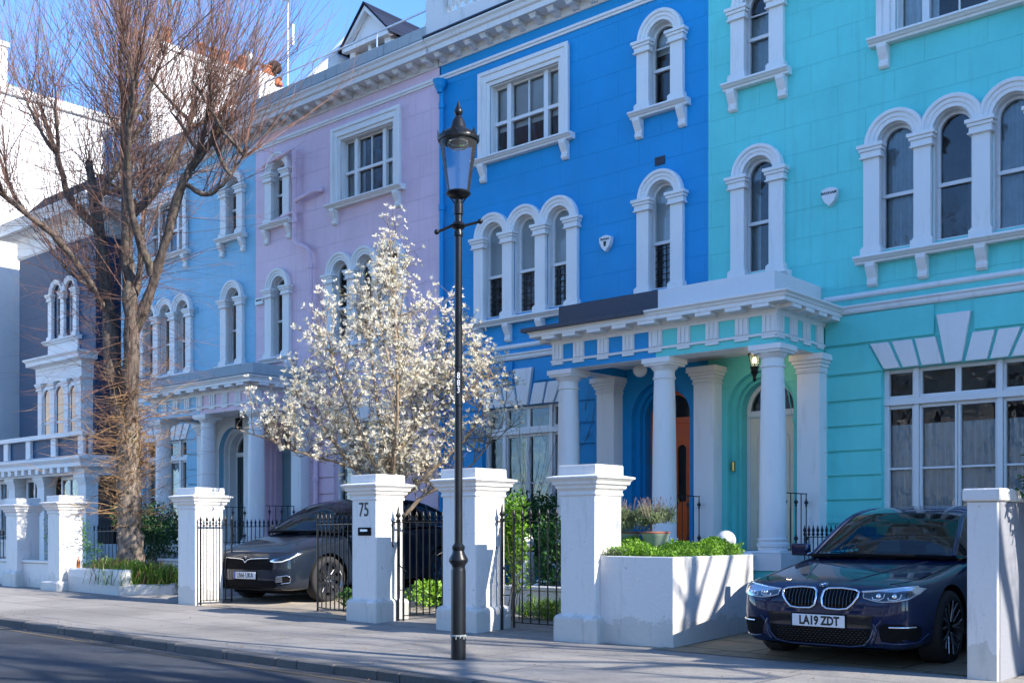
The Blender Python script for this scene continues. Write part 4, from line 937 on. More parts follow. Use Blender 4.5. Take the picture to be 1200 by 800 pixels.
b=MB(); b.lathe([(.108,4.555),(.183,5.05)],(lx,ly,0),40); b.f=[f for f in b.f if len(f)==4]; b.mi=[0]*len(b.f); b.build('lantern_glass','lamp_glass',la,smooth=40,recalc=False)
b=MB(); b.lathe([(.177,5.045),(.168,5.06),(.12,5.075),(0,5.085)],(lx,ly,0),32); b.build('reflector','white_globe',la,smooth=40)
b=MB(); b.lathe([(.0,4.97),(.07,4.98),(.105,5.01),(.11,5.04),(.0,5.06)],(lx,ly,0),20); b.build('bulb_dish','lamp_glass',la,smooth=40)
b=MB(); b.lathe([(.183,5.045),(.20,5.05),(.205,5.07),(.20,5.09),(.17,5.12),(.12,5.155),(.085,5.17),(.075,5.19),(.06,5.25),(.035,5.29),(.022,5.30),(.04,5.325),(.042,5.345),(.03,5.37),(.018,5.40),(.004,5.45)],(lx,ly,0),32)
for k in range(12):
    a=k*PI/6; c,s=math.cos(a),math.sin(a); r0=.2; w=.036 if k%2 else .05; h=.055 if k%2 else .085
    e=(-s*w,c*w); b.add([(lx+r0*c-e[0],ly+r0*s-e[1],5.06),(lx+r0*c+e[0],ly+r0*s+e[1],5.06),(lx+(r0+.012)*c,ly+(r0+.012)*s,5.06+h),(lx+(r0-.012)*c,ly+(r0-.012)*s,5.06+h*.4)],[(0,1,2),(0,2,3),(1,3,2),(0,3,1)])
b.build('lantern_crown','iron',la,smooth=35)
for i,chh in enumerate('883'):
    for q in (0,):
        dirv=math.atan2(-ly+0,-lx+0)  # towards the road
        a=dirv; M=Matrix.Translation((lx+.0405*math.cos(a),ly+.0405*math.sin(a),2.76-i*.07))@Matrix.Rotation(a+PI/2,4,'Z')@Matrix.Rotation(PI/2,4,'X')
        text_mesh('number',chh,.085,'text_white',la,M,.003,wloc(la),.7,.001)
b=MB(); b.lathe([(.0725,.225),(.074,.228),(.074,.240),(.0725,.243)],(lx,ly,0),32); 
for k in range(11): a=k*.57; b.box(lx+.0705*math.cos(a)-.005,lx+.0705*math.cos(a)+.005,ly+.0705*math.sin(a)-.005,ly+.0705*math.sin(a)+.005,.20+.012*(k%3),.24)
b.build('paint_mark','weathered',la)
# ------------------------------------------------------------------ porch lights
b=MB(); x,y=XT(1.22),14.75
pl_=empty('lantern',(x,y,3.99)); tag(pl_,'lit black metal lantern hanging in the turquoise porch','lantern')
b.tube([(x,y,4.0),(x,y,3.90)],.008,6); b.lathe([(.10,3.895),(.11,3.885),(.10,3.875)],(x,y,0),8); b.lathe([(.045,3.70),(.07,3.70),(.05,3.64),(.06,3.62),(.035,3.58),(.02,3.53),(.03,3.51),(.001,3.47)],(x,y,0),10)
for k in range(6): a=k*PI/3; b.tube([(x+.10*math.cos(a),y+.10*math.sin(a),3.885),(x+.055*math.cos(a),y+.055*math.sin(a),3.70)],.006,5)
b.build('frame','iron',pl_)
b=MB(); b.lathe([(.0,3.75),(.025,3.76),(.03,3.80),(.015,3.84),(0,3.86)],(x,y,0),12); b.build('bulb','lantern_glow',pl_,smooth=40)
b=MB(); b.lathe([(.093,3.88),(.05,3.705)],(x,y,0),12); b.f=[f for f in b.f if len(f)==4]; b.mi=[0]*len(b.f); b.build('glass','lamp_glass',pl_,recalc=False)
lp=bpy.data.lights.new('lantern_light','POINT'); lp.energy=4; lp.color=(1,.72,.42); lp.shadow_soft_size=.05; lo=bpy.data.objects.new('lantern_light',lp); lo.location=(x,y,3.80-3.99+3.99); COL.objects.link(lo)
x,y=XB(.81),14.7; b=MB(); b.lathe([(.0001+.115*math.sin(PI*i/16),-.115*math.cos(PI*i/16)) for i in range(17)],(x,y,3.84),24); b.lathe([(.03,.11),(.045,.12),(.045,.16)],(x,y,3.84),12)
tag(b.build('globe_light','white_globe',None,(x,y,3.84),smooth=50),'white globe ceiling light in the blue porch','globe light')
x=XL(.1); 
b=MB(); x,y=XK(.55),14.6; b.box(x-.06,x+.06,y-.06,y+.06,3.55,3.80); b.tube([(x,y,3.8),(x,y,4.0)],.01,6); tag(b.build('lantern','iron',None,(x,y,3.8),bevel=.015),'small dark lantern hanging in the pink porch','lantern')
# ------------------------------------------------------------------ cars
def eval_mesh(o):
    bpy.context.view_layer.update(); dg=bpy.context.evaluated_depsgraph_get()
    me=bpy.data.meshes.new_from_object(o.evaluated_get(dg)); return me
def interp(tab,y):
    for i in range(len(tab)-1):
        if y<=tab[i+1][0]:
            t=(y-tab[i][0])/(tab[i+1][0]-tab[i][0]); t=max(0,min(1,t)); return [a+(b-a)*t for a,b in zip(tab[i],tab[i+1])]
    return list(tab[-1])
def car(P,name,loc,rz,pitch):
    root=empty(name,loc,rz); root.rotation_euler=(pitch,0,rz)
    # lower body loft: (y, zb, zt, w, hood edge factor, shoulder drop)
    rings=[]; 
    for (y,zb,zt,w,ef,sd) in P['st']:
        zs=zt-sd; zm=zb+(zs-zb)*.48
        half=[(0,zb),(w*.62,zb),(w*.88,zb+.005),(w*.965,zb+.05),(w*.995,zm-.08),(w,zm+.05),(w*.985,zs-.03),(w*.955,zs+.02),(w*ef,zs+(zt-zs)*.55),(w*ef*.72,zs+(zt-zs)*.86),(w*ef*.36,zt-.004),(0,zt)]
        ring=[(x,y,z) for x,z in half]+[(-x,y,z) for x,z in half[1:-1][::-1]]
        rings.append(ring)
    b=MB(); n=len(rings[0])
    for r in rings: b.v+=r
    for i in range(len(rings)-1):
        for k in range(n): b.f.append((i*n+k,i*n+(k+1)%n,(i+1)*n+(k+1)%n,(i+1)*n+k)); b.mi.append(0)
    h=n//2
    for base in (0,(len(rings)-1)*n):
        for k in range(1,h):      # strips between right and left halves
            a,bb=k,k+1; c,d=(n-k-1)%n,(n-k)%n
            if k<h-1: q=(base+a,base+bb,base+c,base+d)
            else: q=(base+a,base+h,base+d)
            b.f.append(q); b.mi.append(0)
        b.f.append((base+0,base+1,base+n-1)); b.mi.append(0)
    o=b.build('tmp',P['paint'],local=True)
    sm=o.modifiers.new('s','SUBSURF'); sm.levels=2; sm.render_levels=2
    # wheel arches
    cut=MB()
    for wy in P['wheels']:
        for sx in (-1,1): cut.lathe([(P['wr']+.055,-.4),(P['wr']+.055,.4)],(sx*(P['hw']-.12),wy,P['wr']),40,axis='x')
    co=cut.build('tmpc',['black'],local=True); co.location=(0,0,0)
    bo=o.modifiers.new('b','BOOLEAN'); bo.operation='DIFFERENCE'; bo.object=co; bo.solver='EXACT'
    me0=eval_mesh(o)
    bpy.data.objects.remove(o); bpy.data.objects.remove(co)
    me0.name='body'; smooth_mesh(me0,38); me0.materials.clear(); me0.materials.append(MATS[P['paint']]); me0.materials.append(MATS['black'])
    for p in me0.polygons:
        if p.material_index>0: p.material_index=1
    for p in me0.polygons:
        c=p.center
        if abs(c.x)<P['hw']-.02:
            for wy in P['wheels']:
                if math.hypot(c.y-wy,c.z-P['wr'])<P['wr']+.06 and abs(c.x)>P['hw']-.55 and abs(p.normal.x)<.6 and c.z>.1: p.material_index=1
    body=bpy.data.objects.new('body',me0); COL.objects.link(body); body.parent=root
    bvh=BVHTree.FromPolygons([v.co.copy() for v in me0.vertices],[tuple(p.vertices) for p in me0.polygons])
    def front(x,z,off=0.,sl=0):
        hit=bvh.ray_cast(Vector((x,-1,z)),Vector((0,1,0)))
        if hit[0] is None: return Vector((x,.4,z))
        return hit[0]+hit[1]*(-off if hit[1].y>0 else off)
    def top(x,y,off=0.):
        hit=bvh.ray_cast(Vector((x,y,3)),Vector((0,0,-1))); return hit[0]+Vector((0,0,off)) if hit[0] else Vector((x,y,.8))
    def patch(name,poly,mat,off=.004,parent=None,smooth=True,rad=None,dense=3):
        """fill a front-projected outline (x,z) with a mesh that follows the body"""
        pts=[]
        for i in range(len(poly)):
            a,c=poly[i],poly[(i+1)%len(poly)]
            for k in range(dense): t=k/dense; pts.append((a[0]+(c[0]-a[0])*t,a[1]+(c[1]-a[1])*t))
        cx=sum(p[0] for p in pts)/len(pts); cz=sum(p[1] for p in pts)/len(pts)
        m=MB(); S=[1,.85,.68,.5,.3,.12]
        for s in S: m.v+=[tuple(front(cx+(p[0]-cx)*s,cz+(p[1]-cz)*s,off)) for p in pts]
        N=len(pts)
        for r in range(len(S)-1):
            for k in range(N): m.f.append((r*N+k,r*N+(k+1)%N,(r+1)*N+(k+1)%N,(r+1)*N+k)); m.mi.append(0)
        m.f.append(tuple((len(S)-1)*N+k for k in range(N))); m.mi.append(0)
        return m.build(name,mat,parent or root,local=True,smooth=60,recalc=False)
    def trim(name,poly,mat,r=.008,off=.004,parent=None,closed=True,dense=4,flat=1.):
        pts=[]
        L=len(poly) if closed else len(poly)-1
        for i in range(L):
            a,c=poly[i],poly[(i+1)%len(poly)]
            for k in range(dense): t=k/dense; pts.append(front(a[0]+(c[0]-a[0])*t,a[1]+(c[1]-a[1])*t,off))
        if not closed: pts.append(front(*poly[-1],off))
        m=MB(); m.tube(pts,r,8,closed=closed); return m.build(name,mat,parent or root,local=True,smooth=50)
    # greenhouse
    G=P['gh']; # columns: (y_belt, w_belt, z_belt, y_can, w_can, z_can, y_cen, z_cen)
    rows=[[],[],[],[],[]]
    for (yb,wb,zb,yc,wc,zc,ym,zm) in G:
        rows[0].append((wb,yb,zb)); rows[1].append((wc,yc,zc)); 
        rows[2].append((wc*.82,yc+(ym-yc)*.45,zc+(zm-zc)*.55)); rows[3].append((wc*.42,yc+(ym-yc)*.85,zc+(zm-zc)*.9)); rows[4].append((0,ym,zm))
    def dens(row,k=4):
        out=[]
        m=len(row)
        for i in range(m-1):
            p0=Vector(row[max(i-1,0)]);p1=Vector(row[i]);p2=Vector(row[i+1]);p3=Vector(row[min(i+2,m-1)])
            for j in range(k):
                t=j/k; out.append(.5*((2*p1)+(-p0+p2)*t+(2*p0-5*p1+4*p2-p3)*t*t+(-p0+3*p1-3*p2+p3)*t**3))
        out.append(Vector(row[-1])); return out
    R=[dens(r) for r in rows]; NC=len(R[0]); kk=4
    def strip(name,rr,c0,c1,mat,off=0,both=True,par=None):
        m=MB(); 
        for sx in ((1,-1)):
            base=len(m.v)
            for r in rr:
                for c in range(c0,c1+1): v=R[r][c]; m.v.append((v.x*sx,v.y,v.z))
            w=c1-c0+1
            for i in range(len(rr)-1):
                for c in range(w-1): m.f.append((base+i*w+c,base+i*w+c+1,base+(i+1)*w+c+1,base+(i+1)*w+c)); m.mi.append(0)
        return m.build(name,mat,par or root,local=True,smooth=60,recalc=True)
    s0,s1,s2,s3=P['gsplit']  # column indices: header front, header rear (in G units)
    strip('windscreen',(1,2,3,4),0,s0*kk,'car_glass')
    strip('roof',(1,2,3,4),s0*kk,s1*kk,P.get('roofmat',P['paint']))
    strip('rear_window',(1,2,3,4),s1*kk,NC-1,'car_glass_dark')
    strip('side_window',(0,1),0,NC-1,P.get('sidemat','car_glass_dark'))
    m=MB()
    for sx in (1,-1):
        m.tube([(v.x*sx*1.003,v.y,v.z+.004) for v in R[1][:]],P.get('pil',.024),8)
    m.build('pillar',P['paint'],root,local=True,smooth=60)
    m=MB()
    for sx in (1,-1):
        m.tube([(v.x*sx*1.006,v.y,v.z+.008) for v in R[0][1:]],.010,6)
        q=P['bpil']; 
        for c in q: m.tube([(R[0][c].x*sx*1.004,R[0][c].y,R[0][c].z),(R[1][c].x*sx*1.004,R[1][c].y+.05,R[1][c].z)],.022,6)
    m.build('window_trim','gloss_black',root,local=True,smooth=60)
    m=MB(); m.tube([(v.x,v.y-.01,v.z-.0) for v in [Vector((-p[0].x,p[0].y,p[0].z)) for p in (R[1],R[2],R[3])]+[R[4][0],R[3][0],R[2][0],R[1][0]]],.02,6); m.build('cowl_trim','black',root,local=True,smooth=60)
    # interior
    H=P['inter']; m=MB(); m.box(-H['w'],H['w'],H['y0'],H['y0']+.42,H['zd']-.16,H['zd']); m.build('dashboard','dash',root,local=True,bevel=.06)
    for sx in (-1,1):
        m=MB(); m.box(sx*.38-.24,sx*.38+.24,H['ys'],H['ys']+.16,H['zd']-.35,H['zh']-.16); m.box(sx*.38-.13,sx*.38+.13,H['ys']+.04,H['ys']+.13,H['zh']-.14,H['zh']); m.tube([(sx*.38-.05,H['ys']+.08,H['zh']-.2),(sx*.38-.05,H['ys']+.08,H['zh']-.1)],.01,5); m.build('seat',H.get('seat','leather'),root,local=True,bevel=.05,smooth=40)
    m=MB(); m.box(-.62,.62,H['ys']+.95,H['ys']+1.1,H['zd']-.3,H['zh']-.15); m.box(-.7,.7,H['y0'],H['ys']+1.9,.35,.40); m.build('rear_seat',H.get('seat','leather'),root,local=True,bevel=.04)
    m=MB(); cx=.38; m.tube([(cx+.18*math.cos(a*PI/12),H['y0']+.42+.05*math.sin(a*PI/12),H['zd']-.03+.17*math.sin(a*PI/12)) for a in range(24)],.014,6,closed=True); m.build('steering_wheel','black',root,local=True,smooth=50)
    m=MB(); m.box(-.12,.12,H['ys']-.42,H['ys']-.40,H['zh']-.04,H['zh']+.03); m.build('rear_view_mirror','black',root,local=True,bevel=.008)
    # mirrors
    mx,my,mz=P['mir']
    for sx in (-1,1):
        m=MB(); M0=len(m.v); m.box(sx*mx,sx*(mx+.19),my-.04,my+.07,mz-.065,mz+.065); m.tube([(sx*(mx-.12),my+.02,mz-.06),(sx*(mx+.02),my+.02,mz-.045)],.025,6); m.build('wing_mirror',P['paint'],root,local=True,bevel=.035,smooth=40)
    # wheels
    for wy in P['wheels']:
        for sx in (-1,1):
            X_=sx*(P['hw']-.005); wr=P['wr']; W2=.235; k=-sx
            m=MB(); rr=P['rr']; m.lathe([(rr,0),(rr+.02,-.004*k*0+.0),(wr-.035,.0),(wr-.012,k*.012),(wr,k*.035),(wr,k*(W2-.035)),(wr-.03,k*W2),(rr,k*W2)],(X_,wy,wr),48,False,axis='x')
            wh=m.build('wheel','rubber',root,local=True,smooth=40)
            m=MB(); m.lathe([(rr+.004,k*.0),(rr+.006,-k*.004),(rr-.006,-k*.004),(rr-.014,k*.012),(rr-.03,k*.05),(rr-.035,k*.2)],(X_,wy,wr),48,False,axis='x'); 
            m.lathe([(.0,k*.025),(.03,k*.022),(.036,k*.035),(.075,k*.045),(.078,k*.06),(.0,k*.07)],(X_,wy,wr),20,axis='x'); m.build('rim',P['rimmat'],wh,local=True,smooth=40)
            m=MB(); ns=P['spokes']
            for i in range(ns):
                a=2*PI*i/ns
                if P['style']=='double':
                    for dl,ml in ((-.13,0),(.13,0),(.36,0)):
                        a1=a+dl
                        m.bar((X_+k*.022,wy+.05*math.cos(a),wr+.05*math.sin(a)),(X_+k*.012,wy+(rr-.09)*math.cos(a+dl*.8),wr+(rr-.09)*math.sin(a+dl*.8)),.014,.02) if abs(dl)<.3 else None
                        if abs(dl)<.3: m.bar((X_+k*.012,wy+(rr-.09)*math.cos(a+dl*.8),wr+(rr-.09)*math.sin(a+dl*.8)),(X_+k*.004,wy+(rr-.01)*math.cos(a+dl*1.7),wr+(rr-.01)*math.sin(a+dl*1.7)),.015,.02)
                        else: m.bar((X_+k*.022,wy+.09*math.cos(a+.5),wr+.09*math.sin(a+.5)),(X_+k*.005,wy+(rr-.01)*math.cos(a+.62),wr+(rr-.01)*math.sin(a+.62)),.010,.016)
                else:
                    pts=[]
                    m.add([(X_+k*.02,wy+.06*math.cos(a-.35),wr+.06*math.sin(a-.35)),(X_+k*.02,wy+.06*math.cos(a+.35),wr+.06*math.sin(a+.35)),(X_+k*.006,wy+(rr-.01)*math.cos(a+.20),wr+(rr-.01)*math.sin(a+.20)),(X_+k*.006,wy+(rr-.01)*math.cos(a-.14),wr+(rr-.01)*math.sin(a-.14)),
                           (X_+k*.05,wy+.06*math.cos(a-.25),wr+.06*math.sin(a-.25)),(X_+k*.05,wy+.06*math.cos(a+.25),wr+.06*math.sin(a+.25)),(X_+k*.04,wy+(rr-.01)*math.cos(a+.12),wr+(rr-.01)*math.sin(a+.12)),(X_+k*.04,wy+(rr-.01)*math.cos(a-.10),wr+(rr-.01)*math.sin(a-.10))],[(0,1,2,3),(4,7,6,5),(0,4,5,1),(1,5,6,2),(2,6,7,3),(3,7,4,0)])
            m.build('spokes','alloy',wh,local=True,bevel=.002)
            m=MB(); m.lathe([(.0,k*.09),(rr-.06,k*.09),(rr-.06,k*.11),(.0,k*.11)],(X_,wy,wr),32,axis='x'); m.build('brake_disc','disc',wh,local=True,smooth=40)
            m=MB(); m.lathe([(.0,k*.19),(rr-.03,k*.19)],(X_,wy,wr),24,axis='x'); m.build('wheel_back','black',wh,local=True)
    m=MB(); m.box(-P['hw']+.3,P['hw']-.3,.35,P['len']-.4,.16,.34); m.build('underbody','black',root,local=True)
    # number plate
    pz,ps=P['plate']; 
    yy=min(front(-.24,pz).y,front(.24,pz).y,front(0,pz).y)-.012
    m=MB(); m.box(-.275,.275,yy+.0025,yy+.05,pz-.068,pz+.068); m.build('plate_holder','black',root,local=True,bevel=.006)
    m=MB(); m.box(-.26,.26,yy-.006,yy+.002,pz-.056,pz+.056); pla=m.build('number_plate','plate_white',root,local=True,bevel=.003)
    if P.get('euro'): m=MB(); m.box(-.26,-.215,yy-.0075,yy-.0055,pz-.055,pz+.055); m.build('plate_band','plate_blue',pla,local=True)
    text_mesh('registration',ps,.112,'text_black',pla,Matrix.Translation((.01,yy-.0065,pz-.002))@Matrix.Rotation(PI/2,4,'X'),.001,None,.80,.002 if P.get('euro') else .0045)
    return root,body,front,top,patch,trim,R
mir=lambda pl:[(-x,z) for x,z in pl][::-1]
BMW=dict(paint='paint_navy',hw=.925,len=4.94,wr=.345,rr=.262,wheels=(.85,3.82),spokes=5,style='double',rimmat='alloy_dark',plate=(.435,'LA19 ZDT'),
 st=[(0.0,.30,.50,.50,.90,.10),(.015,.24,.62,.66,.90,.10),(.05,.20,.71,.765,.88,.07),(.12,.185,.765,.83,.86,.055),(.24,.18,.80,.875,.84,.06),(.42,.18,.835,.905,.82,.07),(.70,.18,.875,.925,.82,.085),(1.05,.19,.93,.93,.82,.10),(1.36,.19,.965,.925,.83,.09),(1.6,.19,.985,.922,.86,.06),(2.4,.19,.99,.925,.88,.05),(3.3,.19,1.01,.93,.88,.05),(4.0,.2,1.06,.93,.86,.08),(4.55,.23,1.09,.89,.84,.09),(4.85,.28,1.07,.83,.84,.12),(4.94,.38,.95,.76,.84,.14)],
 gh=[(1.42,.82,.955,1.40,.74,.965,1.20,.985),(1.62,.84,.975,1.72,.67,1.17,1.56,1.21),(1.85,.85,.98,2.08,.60,1.355,1.95,1.405),(2.5,.86,.985,2.6,.585,1.42,2.6,1.475),(3.1,.86,1.0,3.1,.58,1.41,3.15,1.46),(3.6,.85,1.02,3.5,.58,1.35,3.6,1.39),(4.3,.80,1.06,4.15,.62,1.10,4.35,1.11)],
 gsplit=(2,5,0,0),bpil=(13,20),mir=(.90,1.62,1.02),inter=dict(w=.68,y0=1.42,zd=.97,ys=2.25,zh=1.30),pil=.028,sidemat='car_glass_dark')
car1,body,front,top,patch,trim,GR=car(BMW,'saloon_car',(-4.66,9.58,-.012),0,math.atan(.045)*.6)
tag(car1,'dark navy saloon car with twin chrome ringed grilles parked on the stone drive','car','cars parked in front of the houses')
for f in (lambda p:p,mir):
    k=[(.028,.645),(.036,.70),(.065,.722),(.20,.728),(.34,.715),(.375,.70),(.37,.66),(.33,.60),(.28,.555),(.20,.545),(.08,.55),(.04,.575)]
    g=patch('kidney_grille',f(k),'black',.006)
    trim('chrome_surround',f(k),'chrome',.0105,.014,g)
    m=MB()
    for i in range(9):
        x=.065+.034*i; zt_=.715 if x<.33 else .69; zb_=.565 if x<.26 else .565+(x-.26)*1.1
        s=1 if f(k)[0][0]>0 or f(k)[-1][0]>0 else -1
        s=1 if sum(p[0] for p in f(k))>0 else -1
        m.tube([front(s*x,zb_,.012),front(s*x,(zb_+zt_)/2,.018),front(s*x,zt_,.012)],.0045,5)
    m.build('grille_slat','gloss_black',g,local=True,smooth=50)
    hl=[(.415,.700),(.50,.708),(.62,.722),(.74,.738),(.83,.745),(.865,.735),(.85,.70),(.80,.655),(.72,.635),(.60,.625),(.53,.632),(.47,.645),(.425,.655)]
    h=patch('headlight',f(hl),'gloss_black',.004)
    patch('lens',f(hl),'headlight_glass',.016,h)
    trim('bezel',f(hl),'galv',.006,.010,h)
    trim('chrome_brow',f([(.40,.705),(.50,.712),(.62,.726),(.74,.742),(.83,.75)]),'chrome',.009,.012,h,closed=False)
    for cx in (.56,.70): 
        trim('running_light',f([(cx-.055,.665),(cx-.05,.645),(cx+.01,.642),(cx+.045,.66),(cx+.05,.69)]),'drl',.0055,.010,h,closed=False)
        q=front((1 if sum(p[0] for p in f(hl))>0 else -1)*cx,.675,.006); m=MB(); m.lathe([(.0001+.024*math.sin(PI*i/8),-.024*math.cos(PI*i/8)) for i in range(9)],tuple(q),14,axis='y'); m.build('projector','chrome',h,local=True,smooth=50)
    it=[(.57,.40),(.62,.435),(.84,.43),(.865,.40),(.86,.32),(.83,.275),(.62,.265),(.585,.29)]
    i_=patch('side_intake',f(it),'black',.004); trim('intake_edge',f([(.585,.268),(.70,.255),(.84,.262),(.88,.33)]),'paint_navy',.012,.004,i_,closed=False)
    trim('fog_strip',f([(.66,.405),(.84,.405)]),'chrome',.009,.012,i_,closed=False)
    trim('side_blade',f([(.50,.245),(.53,.30),(.545,.37),(.52,.43)]),'paint_navy',.016,.003,i_,closed=False)
low=[(-.50,.385),(-.40,.375),(.40,.375),(.50,.385),(.49,.31),(.44,.245),(.36,.225),(-.36,.225),(-.44,.245),(-.49,.31)]
li=patch('lower_grille',low,'black',.004); m=MB()
for j in range(7):
    z=.245+j*.02
    for i in range(22):
        x=-.42+i*.04+(.02 if j%2 else 0); m.bar(front(x,z,.008),front(x+.018,z,.008),.004,.004)
m.build('grille_mesh','gloss_black',li,local=True); 
patch('grille_bar',[(-.52,.50),(.52,.50),(.50,.385),(-.50,.385)],'gloss_black',.003,li)
trim('intake_curve',[(-.60,.46),(-.54,.40),(-.50,.30),(-.44,.232),(-.3,.21),(.3,.21),(.44,.232),(.50,.30),(.54,.40),(.60,.46)],'paint_navy',.013,.003,li,closed=False)
patch('splitter',[(-.62,.205),(.62,.205),(.60,.185),(-.60,.185)],'black',.012)
p=top(0,.12,.0); q=top(0,.16,0); nrm=Vector((0,-(q.z-p.z),.04)).normalized()
M=Matrix.Translation(p+nrm*.003)@nrm.to_track_quat('Z','Y').to_matrix().to_4x4()
m=MB(); m.lathe([(0,0),(.041,0),(.041,.006),(.0,.008)],(0,0,0),28); m.xf(M); em=m.build('badge','chrome',car1,local=True,smooth=40)
m=MB(); m.lathe([(0,.0085),(.034,.0082)],(0,0,0),28); m.xf(M); m.build('badge_ring','text_black',em,local=True,recalc=False)
for a in range(4):
    m=MB(); n=8; k=[(0,0,.0095)]+[(.024*math.cos(a*PI/2+PI/2*i/n),.024*math.sin(a*PI/2+PI/2*i/n),.0095) for i in range(n+1)]; m.add(k,[tuple(range(len(k)))]); m.xf(M); m.build('badge_quarter','badge_blue' if a%2 else 'text_white',em,local=True,recalc=False)
for sx in (-1,1):
    m=MB(); m.tube([top(sx*(.16+.42*(i/8)**.8),.10+i*.155,.001) for i in range(9)],.006,6); m.build('bonnet_crease','paint_navy',car1,local=True,smooth=60)
    m=MB(); m.tube([top(sx*x_,y_,.0015) for x_,y_ in ((.60,.20),(.70,.32),(.755,.5),(.775,.8),(.79,1.1),(.80,1.36))],.0035,5); m.build('shut_line','black',car1,local=True)
    m=MB(); m.tube([tuple(GR[r][0]) if sx>0 else (-GR[r][0].x,GR[r][0].y,GR[r][0].z) for r in (1,2,3)],.001,4)
    m.build('seam','black',car1,local=True)
m=MB(); m.tube([(-.55,1.46,1.0),(.1,1.30,1.015)],.008,5); m.tube([(.05,1.36,1.01),(.62,1.50,.995)],.008,5); m.build('wiper','black',car1,local=True)
m=MB(); m.tube([(GR[0][1].x*-1.01,GR[0][1].y,GR[0][1].z+.02)]+[(-v.x*1.012,v.y,v.z+.012) for v in GR[1][1:22]],.006,5); m.build('chrome_line','chrome',car1,local=True,smooth=60)
m=MB(); m.add([(0,3.85,1.40),(0,4.05,1.42),(0,4.06,1.47),(.012,3.9,1.41),(-.012,3.9,1.41)],[(0,3,2),(0,2,4),(3,1,2),(1,4,2)]); m.build('aerial','paint_navy',car1,local=True)

TSL=dict(paint='paint_graphite',hw=.995,len=4.85,wr=.37,rr=.285,wheels=(.90,3.75),spokes=9,style='turbine',rimmat='alloy',plate=(.47,'LB66 UKA'),euro=True,
 st=[(0.0,.34,.60,.46,.9,.12),(.02,.27,.74,.66,.9,.12),(.07,.24,.82,.80,.88,.10),(.16,.22,.875,.89,.86,.09),(.32,.21,.935,.95,.84,.10),(.55,.21,1.00,.98,.82,.13),(.85,.21,1.06,1.0,.80,.14),(1.15,.22,1.11,1.0,.80,.14),(1.4,.22,1.14,.995,.84,.10),(1.8,.22,1.15,.99,.87,.08),(2.6,.22,1.16,.99,.88,.07),(3.5,.23,1.17,1.0,.87,.07),(4.2,.25,1.16,.98,.85,.09),(4.65,.30,1.10,.92,.84,.12),(4.85,.42,.95,.80,.84,.14)],
 gh=[(1.32,.90,1.10,1.28,.84,1.11,1.02,1.14),(1.60,.91,1.12,1.72,.76,1.36,1.5,1.40),(1.95,.92,1.13,2.2,.69,1.55,2.05,1.61),(2.7,.93,1.14,2.8,.66,1.62,2.8,1.68),(3.4,.93,1.15,3.5,.64,1.57,3.5,1.62),(4.0,.90,1.15,4.1,.62,1.40,4.2,1.44),(4.55,.82,1.14,4.6,.66,1.17,4.72,1.18)],
 gsplit=(3,4,0,0),bpil=(11,17),mir=(.97,1.62,1.16),inter=dict(w=.74,y0=1.3,zd=1.12,ys=2.2,zh=1.46,seat='white_frame'),pil=.03,roofmat='car_glass_dark')
car2,body,front,top,patch,trim,GR=car(TSL,'electric_car',(-14.93,10.45,.075),R_(5.5),math.atan(.045)*.7)
tag(car2,'graphite grey electric hatchback parked on gravel behind the iron gates','car','cars parked in front of the houses')
patch('nose_panel',[(-.50,.735),(0,.745),(.50,.735),(.60,.72),(.63,.60),(.60,.56),(-.60,.56),(-.63,.60),(-.60,.72)],'black',.004)
trim('chrome_wing',[(-.52,.742),(-.30,.738),(-.12,.728),(-.05,.715),(0,.67)],'chrome',.008,.010,closed=False); trim('chrome_wing',[(.52,.742),(.30,.738),(.12,.728),(.05,.715),(0,.67)],'chrome',.008,.010,closed=False)
q=front(0,.76,.012); m=MB(); m.box(-.035,.035,q.y-.006,q.y+.004,.765,.775); m.add([(-.012,q.y-.006,.763),(.012,q.y-.006,.763),(0,q.y-.004,.70),(-.012,q.y+.004,.763),(.012,q.y+.004,.763)],[(0,1,2),(0,2,3),(1,4,2),(0,3,4,1),(3,2,4)]); m.build('emblem','chrome',car2,local=True)
for f in (lambda p:p,mir):
    hl=[(.56,.70),(.62,.725),(.74,.75),(.86,.80),(.93,.85),(.94,.82),(.90,.76),(.82,.71),(.70,.68),(.60,.68)]
    h=patch('headlight',f(hl),'gloss_black',.004); patch('lens',f(hl),'headlight_glass',.014,h); trim('running_light',f([(.58,.70),(.66,.683),(.78,.692),(.86,.73),(.92,.80)]),'drl',.009,.012,h,closed=False)
    fg=patch('fog_light',f([(.66,.45),(.84,.47),(.88,.44),(.86,.36),(.72,.345),(.66,.38)]),'black',.004); trim('fog_trim',f([(.70,.46),(.84,.475),(.875,.44),(.86,.365),(.76,.35)]),'chrome',.007,.010,fg,closed=False)
    for z in (.38,.41,.44): trim('fog_trim',f([(.68,z),(.78,z+.004)]),'galv',.005,.010,fg,closed=False)
patch('lower_grille',[(-.62,.40),(.62,.40),(.70,.33),(.62,.27),(-.62,.27),(-.70,.33)],'black',.004); patch('splitter',[(-.72,.262),(.72,.262),(.70,.235),(-.70,.235)],'alloy_dark',.010)
